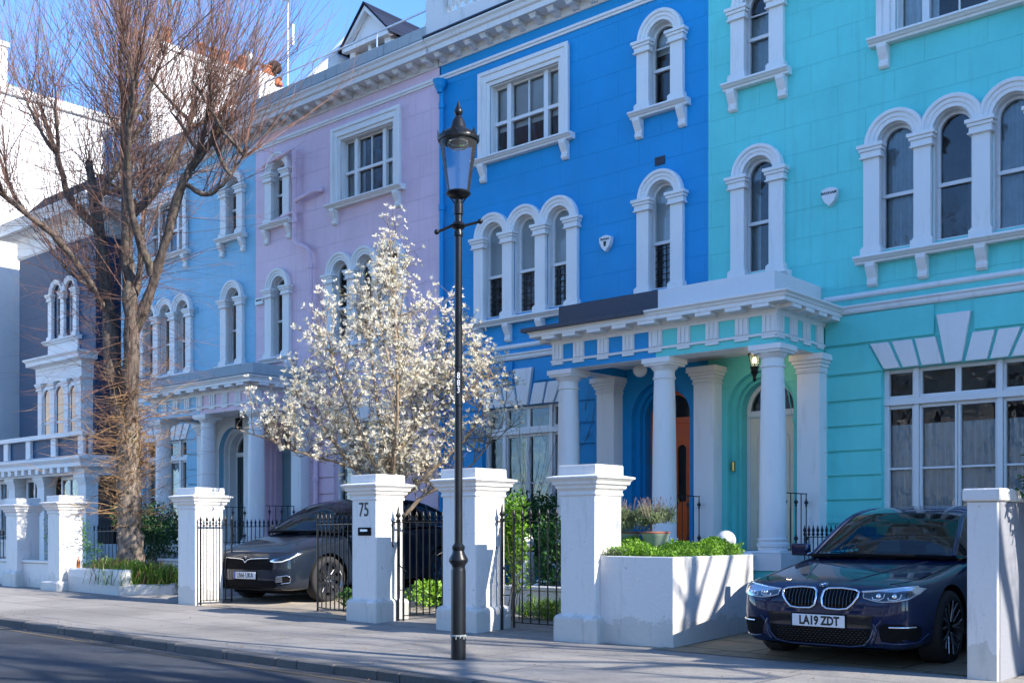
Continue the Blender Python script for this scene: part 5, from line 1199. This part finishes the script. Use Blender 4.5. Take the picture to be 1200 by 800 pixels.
# ------------------------------------------------------------------ vegetation
rnd=random.Random(11)
def rv(s=1.): return Vector((rnd.uniform(-s,s),rnd.uniform(-s,s),rnd.uniform(-s,s)))
def leafquad(b,p,d,up,L,W,fold=.25):
    s=d.cross(up); s=s.normalized() if s.length>1e-5 else Vector((1,0,0)); n=s.cross(d).normalized()
    m=p+d*L*.5+n*L*.04
    b.add([p,m+s*W/2+n*W*fold,p+d*L,m-s*W/2+n*W*fold,m],[(0,1,4),(1,2,4),(2,3,4),(3,0,4)])
def clump(b,n,inside,L,W,up=.35):
    k=0
    while k<n:
        p=inside()
        if p is None: continue
        d=rv().normalized(); d.z=abs(d.z)*.6+up; d.normalize()
        leafquad(b,p,d,rv(),L*rnd.uniform(.7,1.3),W*rnd.uniform(.8,1.2)); k+=1
def blob(c,r,shell=.55,lumps=7,seed=0):
    rr=random.Random(seed); L=[(Vector((rr.uniform(-.6,.6)*r[0],rr.uniform(-.6,.6)*r[1],rr.uniform(-.5,.75)*r[2])),rr.uniform(.38,.62)) for _ in range(lumps)]
    def f():
        o,s=L[rnd.randrange(len(L))]
        d=rv().normalized()*rnd.uniform(shell,1)
        p=Vector(c)+o+Vector((d.x*r[0]*s,d.y*r[1]*s,d.z*r[2]*s)); 
        return p if p.z>c[2]-r[2] else None
    return f
def stems(b,c,r,n,z0,rad=.008):
    for i in range(n):
        a=rnd.uniform(0,2*PI); q=Vector((c[0]+r[0]*.6*math.cos(a),c[1]+r[1]*.6*math.sin(a),c[2]+rnd.uniform(0,.4)*r[2])); p=Vector((c[0]+rnd.uniform(-.1,.1),c[1]+rnd.uniform(-.1,.1),z0))
        b.tube([p,(p+q)/2+rv(.05),q],[rad,rad*.8,rad*.4],5)
def shrub(label,c,r,n,mat,L=.06,W=.03,name='shrub',cat='shrub',z0=None,lumps=9,seed=1,group=None):
    z0=gz(c[0],c[1])-.02 if z0 is None else z0
    t=empty(name,(c[0],c[1],z0)); tag(t,label,cat,group)
    b=MB(); clump(b,n,blob(c,r,lumps=lumps,seed=seed),L,W); b.build('foliage',mat,t,recalc=False)
    b=MB(); stems(b,c,r,9,z0); b.build('stem','bark',t); return t
# ground cover in the raised planter (nobody could count it)
def in_planter():
    while 1:
        x=rnd.uniform(-8.3,-6.52); y=rnd.uniform(9.98,11.5)
        if y<10.42 and x<-7.42: continue
        if x<-8.1-(y-10.4)*.15: continue
        h=.15+.07*max(0,y-10.2)/1.3+.05*math.sin(x*5.3)*math.sin(y*4.1)+.05*math.sin(x*11+y*9)*.6
        return Vector((x,y,.90+rnd.uniform(.2,1)*h))
b=MB(); clump(b,15000,in_planter,.034,.026,.5); tag(b.build('ground_cover','leaf_bright',recalc=False),'bright green small leaved ground cover filling the raised planter','ground cover',None,'stuff')
b=MB(); 
for i in range(26):
    x=-7.45+rnd.uniform(0,.25); y=9.97+rnd.uniform(0,.05)
    p=Vector((x,y,.93)); 
    b.tube([p,p+Vector((rnd.uniform(-.05,.05),-.01,.06)),p+Vector((rnd.uniform(-.1,.1),-.02,.12))],.003,4)
    for j in range(5): leafquad(b,p+rv(.06)+Vector((0,0,.07)),rv().normalized(),rv(),.03,.02)
tag(b.build('weed_tuft','lavender_leaf',recalc=False),'wispy plant trailing over the front of the raised planter','plant')
for i,(x,lab) in enumerate(((-8.12,'left of the two sage green pots with lavender behind the planter pillar'),(-7.68,'right of the two sage green pots with lavender behind the planter pillar'))):
    y=11.35; z=.90; t=tag(empty('plant_pot',(x,y,z)),lab,'plant pot','sage green lavender pots')
    b=MB(); b.lathe([(.11,0),(.125,.02),(.165,.29),(.175,.30),(.178,.335),(.168,.345),(.155,.33),(.15,.28)],(x,y,z),28); b.build('pot','sage',t,smooth=40)
    b=MB(); b.lathe([(.179,.318),(.181,.33),(.17,.348),(.165,.34)],(x,y,z),28); b.build('pot_rim','pot_rim',t,smooth=40)
    b=MB(); clump(b,2600,blob((x,y,z+.46),(.25,.25,.18),.2,12,i+3),.05,.010,.7); b.build('leaves','lavender_leaf',t,recalc=False)
    b=MB()
    for j in range(60):
        a=rnd.uniform(0,2*PI); r=rnd.uniform(.0,.16); p=Vector((x+r*math.cos(a),y+r*math.sin(a),z+.45)); q=p+Vector((math.cos(a)*r*.9,math.sin(a)*r*.9,rnd.uniform(.14,.30))); b.tube([p,q],.0022,3,cap=False); b.tube([q,q+(q-p).normalized()*.03],[.005,.003],4)
    b.build('flower_stems','lavender_stem',t,recalc=False)
# garden planting between the houses and the pillars
shrub('glossy green shrub behind the closed pedestrian gate',(-9.6,12.35,.78),(.85,.4,.62),4200,'leaf_mid',.085,.035,seed=4,lumps=14)
shrub('dark hedge under the blue house window',(-12.0,14.4,1.15),(1.6,.45,.65),6000,'leaf_dark',.075,.04,'hedge','hedge',seed=5,lumps=18)
shrub('variegated climber beside the lamp pillar',(-9.85,11.15,.95),(.28,.22,.8),1100,'leaf_bright',.08,.035,'climber','climber',seed=6,lumps=12)
shrub('grassy green plant at the foot of the low wall behind the gate',(-9.3,11.45,.16),(.75,.25,.16),900,'grass',.16,.012,'plant','plant',seed=7)
shrub('bright green bedding behind the open pedestrian gate',(-11.6,12.0,.26),(.85,.7,.20),3000,'leaf_bright',.07,.045,'bedding_plant','bedding plant',seed=8,lumps=16)
shrub('small bush beside the wheel of the grey electric car',(-12.55,10.75,.2),(.33,.22,.2),800,'leaf_mid',.06,.03,seed=9)
shrub('dark bushy evergreen left of the tree trunk',(-21.3,12.6,1.05),(1.25,.6,.75),5000,'leaf_dark',.07,.035,seed=10,lumps=16)
shrub('clipped green bush between the two leftmost gate pillars',(-22.9,11.6,.95),(.65,.5,.85),3200,'leaf_mid',.05,.03,seed=12,lumps=12)
shrub('small dark plant beside the pale blue porch column',(-23.2,13.5,1.1),(.5,.3,.45),900,'leaf_dark',.10,.03,seed=13)
b=MB(); b.box(-10.55,-10.35,12.0,12.2,.1,.95); b.lathe([(.0001+.13*math.sin(PI*i/12),.13-.13*math.cos(PI*i/12)) for i in range(13)],(-10.45,12.1,.97),20); tag(b.build('ball_finial','white_worn',None,(-10.45,12.1,.1),smooth=40),'white ball on a short post among the shrubs behind the gate','finial')
# laurel leaning over the boundary wall at the right edge
t=tag(empty('laurel',(-2.62,10.25,0)),'glossy laurel leaning over the boundary wall at the right edge','shrub')
b=MB(); c=Vector((-2.65,10.15,1.75)); bs=MB()
for i in range(46):
    d=rv().normalized(); d.z=abs(d.z)*.7; q=c+Vector((d.x*.42,d.y*.36,d.z*.75-.15)); bs.tube([Vector((-2.62,10.25,.9)),(c+q)/2,q],[.012,.008,.003],4)
    for j in range(9): 
        dd=(rv()+Vector((0,0,.1))).normalized(); leafquad(b,q-(q-c)*rnd.uniform(0,.35),dd,rv(),rnd.uniform(.09,.15),.04)
for i in range(2): bs.tube([(-2.62+.03*i,10.25,-.05),(-2.6,10.2,.9),tuple(c)],[.03,.025,.01],6)
b.build('foliage','leaf_dark',t,recalc=False); bs.build('stem','bark',t)
# grass tuft at the tree foot
b=MB(); bd=MB()
for i in range(2600):
    cl=rnd.choice([(-19.5,10.6,.0),(-18.9,10.45,.0),(-18.25,10.7,-.05),(-18.0,10.9,-.08),(-18.5,10.4,-.05),(-19.2,10.5,0)]); p=Vector((cl[0]+rnd.gauss(0,.2),cl[1]+rnd.gauss(0,.14),.28)); a=rnd.uniform(0,2*PI); h=rnd.uniform(.2,.60)+cl[2]; o=Vector((math.cos(a),math.sin(a),0))*rnd.uniform(.08,.48)
    w=Vector((-math.sin(a),math.cos(a),0))*.007
    tgt=bd if rnd.random()<(.5 if cl[0] in(-18.9,-18.25,-19.2) else .12) else b
    v=[p-w,p+w,p+o*.45+Vector((0,0,h*.75))+w*.9,p+o*.45+Vector((0,0,h*.75))-w*.9,p+o+Vector((0,0,h-(o.length**1.4)*.9)) ]
    tgt.add(v,[(0,1,2,3),(3,2,4)])
t=tag(empty('grass_clump',(-18.9,10.6,.25)),'shaggy clump of green and rusty grass around the tree foot','grass clump'); cf=MB(); clump(cf,900,blob((-18.15,10.62,.45),(.5,.25,.25),.3,8,31),.06,.022,.3); clump(cf,500,blob((-19.3,10.45,.5),(.4,.2,.2),.3,8,32),.06,.022,.3); cf.build('leaves','leaf_bright',t,recalc=False); b.build('blades','grass',t,recalc=False); bd.build('dry_blades','grass_dry',t,recalc=False)
# ------------------------------------------------------------------ bare trees
def wander(p,d,L,n,jit,lift):
    pts=[Vector(p)]; d=Vector(d).normalized()
    for i in range(n):
        d=(d+rv(jit)+Vector((0,0,lift))).normalized(); pts.append(pts[-1]+d*L/n)
    return pts
def shoots(tw,p,d,L,r,depth,jit=.09,lift=.05,nside=5,spread=.55,sides=3):
    pts=wander(p,d,L,6,jit,lift); tw.tube(pts,[r*(1-.8*i/6) for i in range(7)],sides,cap=False)
    if depth>0:
        for k in range(nside):
            i=rnd.randint(1,5); base=pts[i]; dd=(pts[i+1]-pts[i]).normalized(); s=rv().normalized(); s=(dd+s*spread).normalized()
            shoots(tw,base,s,L*rnd.uniform(.25,.5),r*.5,depth-1,jit,lift,nside-1,spread,3)
UX=Vector((.749,.662,0)); UY=Vector((-.662,.749,0))
def limb(tr,pts,base,rs,n=9):
    P=[]; 
    W=[base+UX*a+UY*c+Vector((0,0,z)) for a,z,c in pts]
    m=len(W); out=[];rr=[]
    for i in range(m-1):
        p0=W[max(i-1,0)];p1=W[i];p2=W[i+1];p3=W[min(i+2,m-1)]
        for j in range(5):
            t=j/5; out.append(.5*((2*p1)+(-p0+p2)*t+(2*p0-5*p1+4*p2-p3)*t*t+(-p0+3*p1-3*p2+p3)*t**3)+rv(.022)); rr.append((rs[i]+(rs[i+1]-rs[i])*t)*rnd.uniform(.86,1.22))
    out.append(W[-1]); rr.append(rs[-1]); tr.tube(out,rr,n); return out
def street_tree(base,label,group=None,dens=1.,full=True):
    root=empty('street_tree',tuple(base)); tag(root,label,'tree',group)
    tr=MB(); 
    limb(tr,[(-.02,-.15,0),(0,.15,0),(0,.9,0),(-.02,1.8,0),(-.03,2.7,.0),(-.02,3.2,0)],base,[.31,.245,.215,.20,.205,.19],14)
    for i in range(150):   # burrs on the lower trunk
        a=rnd.uniform(0,2*PI); z=rnd.uniform(1.0,3.4); p=base+Vector((.20*math.cos(a),.20*math.sin(a),z)); tr.tube([p,p+Vector((math.cos(a)*.05,math.sin(a)*.05,rnd.uniform(-.02,.05)))],[rnd.uniform(.02,.045),.006],5)
    tr.build('trunk','bark',root,smooth=60)
    br=MB(); nodes=[]
    defs=[
     ([(-.05,2.9,0),(-.36,4.2,.1),(-.5,5.6,.2),(-.72,7.1,.3),(-.9,8.3,.3)],[.155,.14,.125,.10,.07]),
     ([(.0,2.9,0),(.06,4.9,-.1),(.02,6.5,-.2),(-.02,8.4,-.2),(-.05,9.4,-.2)],[.155,.13,.11,.085,.055]),
     ([(.05,4.8,0),(.62,6.1,-.3),(1.2,7.5,-.7),(1.45,7.9,-.8),(2.2,8.6,-1.1)],[.105,.09,.075,.065,.04]),
     ([(1.2,7.6,-.7),(1.7,7.3,-.9),(2.1,7.5,-1.1),(2.5,8.0,-1.2)],[.05,.04,.03,.015]),
     ([(-.72,7.0,.3),(-1.5,7.8,.9),(-2.0,9.0,1.3),(-2.3,9.8,1.4)],[.08,.065,.05,.03]),
     ([(-.45,5.3,.2),(-.9,6.3,-.5),(-1.6,7.0,-1.2),(-2.3,7.5,-1.6)],[.07,.058,.045,.025]),
     ([(.0,7.0,-.2),(.45,8.0,.5),(.8,9.2,1.0),(.9,9.8,1.1)],[.08,.07,.055,.035]),
     ([(-.75,7.5,.3),(-.45,8.6,.9),(-.1,9.6,1.4)],[.07,.055,.035]),
     ([(.5,6.0,-.3),(.35,7.2,-1.1),(.6,8.2,-1.8),(.9,9.0,-2.2)],[.08,.065,.05,.03]),
     ([(.1,5.5,-.1),(-.1,6.6,.9),(-.3,7.8,1.7),(-.4,9.0,2.0)],[.07,.06,.045,.025])]
    for pts,rs in defs: nodes.append(limb(br,pts,base,rs,9))
    for nd in list(nodes):   # knuckles and secondary boughs
        for i in range(2):
            k=rnd.randint(len(nd)//2,len(nd)-2); q=nd[k]; d=Vector((rnd.uniform(-1,1),rnd.uniform(-1,1),rnd.uniform(.3,1.2))).normalized()
            pts=wander(q,d,rnd.uniform(.8,1.6),6,.18,.12); br.tube(pts,[.045,.04,.035,.03,.028,.022,.015],7); nodes.append(pts)
    br.build('branch','bark_dark',root,smooth=60)
    tw=MB()
    for nd in nodes:
        L_=len(nd)
        for i in range(int((36 if full else 20)*dens)):
            t=rnd.random()**.55; k=min(L_-1,int(t*L_)); p=nd[k]
            out=(p-base); out.z=0; out=out.normalized() if out.length>.1 else rv()
            d=(Vector((0,0,1))*rnd.uniform(.5,1.5)+out*rnd.uniform(0,1.0)+rv(.6)).normalized()
            shoots(tw,p,d,rnd.uniform(1.2,3.6),rnd.uniform(.005,.0105),2 if full and i%2==0 else 1,.10,.09,4)
    for i in range(int(620*dens) if full else 60):   # horizontal epicormic wisps on stems
        nd=nodes[rnd.choice([0,0,1,1,2,5,9])]; k=rnd.randint(0,len(nd)-1); a=rnd.uniform(0,2*PI); d=Vector((math.cos(a),math.sin(a),rnd.uniform(-.35,.5)))
        shoots(tw,nd[k],d,rnd.uniform(.7,2.3),rnd.uniform(.004,.007),1,.14,-.01,3,.6)
    tw.build('twigs','twig',root,recalc=False)
    lw=MB()
    for i in range(int(560*dens) if full else 0):
        z=min(4.6,max(1.3,rnd.gauss(2.7,.7))); a=rnd.uniform(0,2*PI); p=base+Vector((math.cos(a)*.16,math.sin(a)*.16,z)); d=Vector((math.cos(a),math.sin(a),rnd.uniform(-.35,.55)))
        shoots(lw,p,d,rnd.uniform(.12,.6) if rnd.random()<.8 else rnd.uniform(.8,1.8),rnd.uniform(.004,.009),1,.32,.03,4,.8)
    if lw.v: lw.build('epicormic_shoots','twig_low',root,recalc=False)
    return root
tree1=street_tree(Vector((-19.3,10.9,.05)),'tall bare pollarded tree with reddish twigs rising from the low planter')
# neighbouring bare trees along the street: outside the picture, they shade the pavement and show in the panes
rnd=random.Random(5)
tree2=street_tree(Vector((5.6,8.1,0)),'bare street tree beyond the right edge of the picture','bare trees along the street',.3,False)
for i,(x,y,a,s,l) in enumerate(((4.6,5.4,2.1,1.0,'bare tree at the kerb just right of the picture'),(16.5,9.9,.7,1.15,'bare tree further right along the near pavement'),(-16,-6.2,3.9,1.1,'bare tree across the road opposite the pink house'),(-6.5,-6.4,1.2,1.1,'bare tree across the road behind the viewer'),(2,-6.5,4.4,1.1,'bare tree across the road at the right'),(4.0,11.6,5.3,.9,'bare garden tree beside the next drive'),(1.8,7.4,3.0,.9,'slender bare tree at the pavement edge right of the picture'))):
    c=copy_tree(tree2); c.location=(x,y,0); c.rotation_euler=(0,0,a); c.scale=(s,s,s); c['label']=l
# ------------------------------------------------------------------ magnolia
rnd=random.Random(23)
mb=Vector((-13.42,12.2,.1)); mg=empty('magnolia',tuple(mb)); tag(mg,'white flowering star magnolia behind gate pillar number 75','tree')
st=MB(); tips=[]
sd=[([(.0,0,0),(.02,.9,0),(.0,1.7,.0),(.05,2.6,.0),(.12,3.6,.0),(.05,4.9,0),(-.02,6.0,0)],[.075,.065,.055,.048,.036,.02,.006]),
 ([(-.02,.5,0),(-.2,1.5,.1),(-.7,2.3,.2),(-1.3,3.0,.3),(-1.7,3.6,.4)],[.05,.045,.035,.022,.008]),
 ([(-.02,.6,0),(-.05,1.6,-.2),(-.35,2.5,-.4),(-.75,3.5,-.6),(-.95,4.4,-.7)],[.05,.042,.034,.022,.007]),
 ([(.02,.8,0),(.0,1.7,.2),(-.15,2.6,.4),(-.35,3.7,.6),(-.5,4.9,.6)],[.045,.04,.033,.022,.006]),
 ([(.03,.4,0),(.06,1.1,-.1),(.45,1.62,-.2),(1.2,2.1,-.2),(1.75,2.75,-.2)],[.045,.038,.03,.018,.006]),
 ([(.03,.6,0),(.10,1.5,-.1),(.62,2.05,-.3),(1.3,2.7,-.4),(1.6,3.6,-.4)],[.042,.036,.028,.018,.006]),
 ([(.05,2.4,0),(.45,3.0,.1),(.95,3.7,.2),(1.25,4.6,.3)],[.038,.03,.02,.007]),
 ([(.0,1.4,.0),(.1,2.2,.6),(.4,3.1,1.0),(.7,4.2,1.2)],[.036,.03,.02,.006]),
 ([(-.1,1.6,.1),(-.5,2.3,.7),(-1.0,2.9,1.1),(-1.2,3.9,1.2)],[.034,.028,.018,.006]),
 ([(-.6,2.2,.2),(-1.2,2.35,-.2),(-1.9,2.6,-.4),(-2.4,2.8,-.5)],[.025,.02,.014,.006]),
 ([(.0,1.8,0),(.15,2.6,-.7),(.2,3.6,-1.0),(.25,4.6,-1.0)],[.036,.028,.018,.006]),
 ([(.1,3.4,0),(-.1,4.2,.2),(-.25,5.0,.3),(-.2,5.6,.3)],[.03,.02,.012,.005]),
 ([(.5,3.1,.1),(1.0,3.2,-.3),(1.5,3.5,-.5),(1.95,3.7,-.5)],[.024,.018,.012,.005])]
for pts,rs in sd: tips.append(limb(st,pts,mb,rs,8))
st.build('stems','magnolia_bark',mg,smooth=60)
tw=MB(); fl=[]
def crown_ok(p):
    q=p-mb; l=q.dot(UX); z=q.z
    tb=[(1.5,.5),(2.0,1.0),(2.6,1.95),(3.1,2.3),(3.5,2.3),(4.6,1.5),(5.4,.85),(6.15,.2),(9,.0)]; w=0
    for (z0,w0),(z1,w1) in zip(tb,tb[1:]):
        if z0<=z<z1: w=w0+(w1-w0)*(z-z0)/(z1-z0)
    return abs(l-.02)<=max(w,.12) and z>1.3
for nd in tips:
    for i in range(46):
        k=rnd.randint(int(len(nd)*.22),len(nd)-1); p=nd[k]; 
        if p.z<1.7: continue
        d=(Vector((0,0,.55))+rv(1.)).normalized(); L=rnd.uniform(.35,1.05); pts=wander(p,d,L,5,.2,.10)
        if not crown_ok(pts[-1]): continue
        tw.tube(pts,[.008,.007,.006,.005,.004,.003],4,cap=False); fl.append((pts[-1],pts[-1]-pts[-2]))
        for j in range(5):
            m=rnd.randint(1,4); dd=((pts[m+1]-pts[m]).normalized()+rv(.9)).normalized(); sp=wander(pts[m],dd,rnd.uniform(.12,.45),3,.2,.12); 
            if not crown_ok(sp[-1]): continue
            tw.tube(sp,[.005,.004,.003,.002],3,cap=False); fl.append((sp[-1],sp[-1]-sp[-2]))
            if rnd.random()<.5: fl.append((sp[1],rv()+Vector((0,0,.5))))
tw.build('twigs','magnolia_twig',mg,recalc=False)
pe=MB(); bu=MB()
for p,d in fl:
    if rnd.random()<.12:
        dd=d.normalized(); bu.tube([p,p+dd*.03,p+dd*.055],[.004,.009,.002],5)
        continue
    d=d.normalized(); s=d.orthogonal().normalized(); t=d.cross(s); op=rnd.uniform(.35,1.25); np_=rnd.randint(8,12); sz=rnd.uniform(.05,.082)
    for k in range(np_):
        a=2*PI*k/np_+rnd.uniform(-.25,.25); r=s*math.cos(a)+t*math.sin(a); o=op*rnd.uniform(.7,1.3); dd=(r*math.sin(o)+d*math.cos(o)).normalized(); leafquad(pe,p,dd,r.cross(dd) if abs(dd.dot(r))<.99 else rv(),sz*rnd.uniform(.8,1.2),sz*.34,.1)
    if rnd.random()<.6: leafquad(bu,p+rv(.02),(d+rv(.6)).normalized(),rv(),.05,.016)
print('flowers',len(fl))
pe.build('blossom','petal',mg,recalc=False); bu.build('buds','bud',mg,recalc=False)
# bare climber on the blue house
t=tag(empty('bare_climber',(XB(3.0),YW-.4,.3)),'thin bare climber stems in front of the blue ground floor window','plant'); b=MB()
for i in range(10): shoots(b,Vector((XB(3.4)+rnd.uniform(-.2,.2),YW-.4,1.2)),Vector((rnd.uniform(-.3,.6),0,1)),rnd.uniform(1.6,2.9),.008,1,.15,.05,4)
b.tube([(XB(3.4),YW-.4,.2),(XB(3.4),YW-.4,1.2)],.015,6)
b.build('stems','bark_dark',t,recalc=False)
# fallen leaves and grit along the kerb and drive edge
b=MB()
for i in range(420):
    x=rnd.uniform(-22,-3.5); y=rnd.choice([6.9+abs(rnd.gauss(0,.05)),6.55-abs(rnd.gauss(0,.08)),9.9-abs(rnd.gauss(0,.08)),rnd.uniform(7,9.8)]); z=gz(x)+(.006 if y>6.8 else -.078)
    leafquad(b,Vector((x,y,z)),Vector((rnd.uniform(-1,1),rnd.uniform(-1,1),.15)).normalized(),Vector((0,0,1)),rnd.uniform(.015,.045),.015)
tag(b.build('leaf_litter','grass_dry',recalc=False),'scattered dry leaf litter on pavement and gutter','leaf litter',None,'stuff')
# ------------------------------------------------------------------ camera, light, sky
cam=bpy.data.cameras.new('camera'); co=bpy.data.objects.new('camera',cam); COL.objects.link(co)
co.location=(0,0,1.25); co.rotation_euler=(PI/2,0,R_(41.475))
cam.sensor_fit='HORIZONTAL'; cam.sensor_width=36; cam.lens=36*1295/1200; cam.shift_y=222/1200.; cam.clip_start=.05; cam.clip_end=2000
sc.camera=co
EL,AZ=33.,10.   # sun elevation and azimuth from +X towards +Y
sun=bpy.data.lights.new('sun','SUN'); sun.energy=3.3; sun.angle=R_(.55); sun.color=(1,.93,.83)
so=bpy.data.objects.new('sun',sun); COL.objects.link(so)
d=Vector((math.cos(R_(EL))*math.cos(R_(AZ)),math.cos(R_(EL))*math.sin(R_(AZ)),math.sin(R_(EL))))
so.rotation_euler=d.to_track_quat('Z','Y').to_euler(); so.location=d*60
w=bpy.data.worlds.new('World'); sc.world=w; w.use_nodes=True; nt=w.node_tree
sky=nt.nodes.new('ShaderNodeTexSky'); sky.sky_type='NISHITA'; sky.sun_disc=False; sky.sun_elevation=R_(EL); sky.sun_rotation=R_(90-AZ)
sky.air_density=.75; sky.dust_density=0; sky.ozone_density=6.0; sky.altitude=0
bg=nt.nodes['Background']; bg.inputs[1].default_value=.15; hs=nt.nodes.new('ShaderNodeHueSaturation'); hs.inputs['Saturation'].default_value=1.06; nt.links.new(sky.outputs[0],hs.inputs['Color']); nt.links.new(hs.outputs[0],bg.inputs[0])
sc.view_settings.view_transform='Standard'; sc.view_settings.look='None'; sc.view_settings.gamma=1; sc.view_settings.exposure=1.72; sc.view_settings.use_curve_mapping=False
sc.render.engine='CYCLES'; sc.cycles.use_denoising=True; sc.cycles.max_bounces=7; sc.cycles.transparent_max_bounces=12; sc.cycles.diffuse_bounces=3; sc.cycles.glossy_bounces=3
sc.cycles.caustics_reflective=False; sc.cycles.caustics_refractive=False
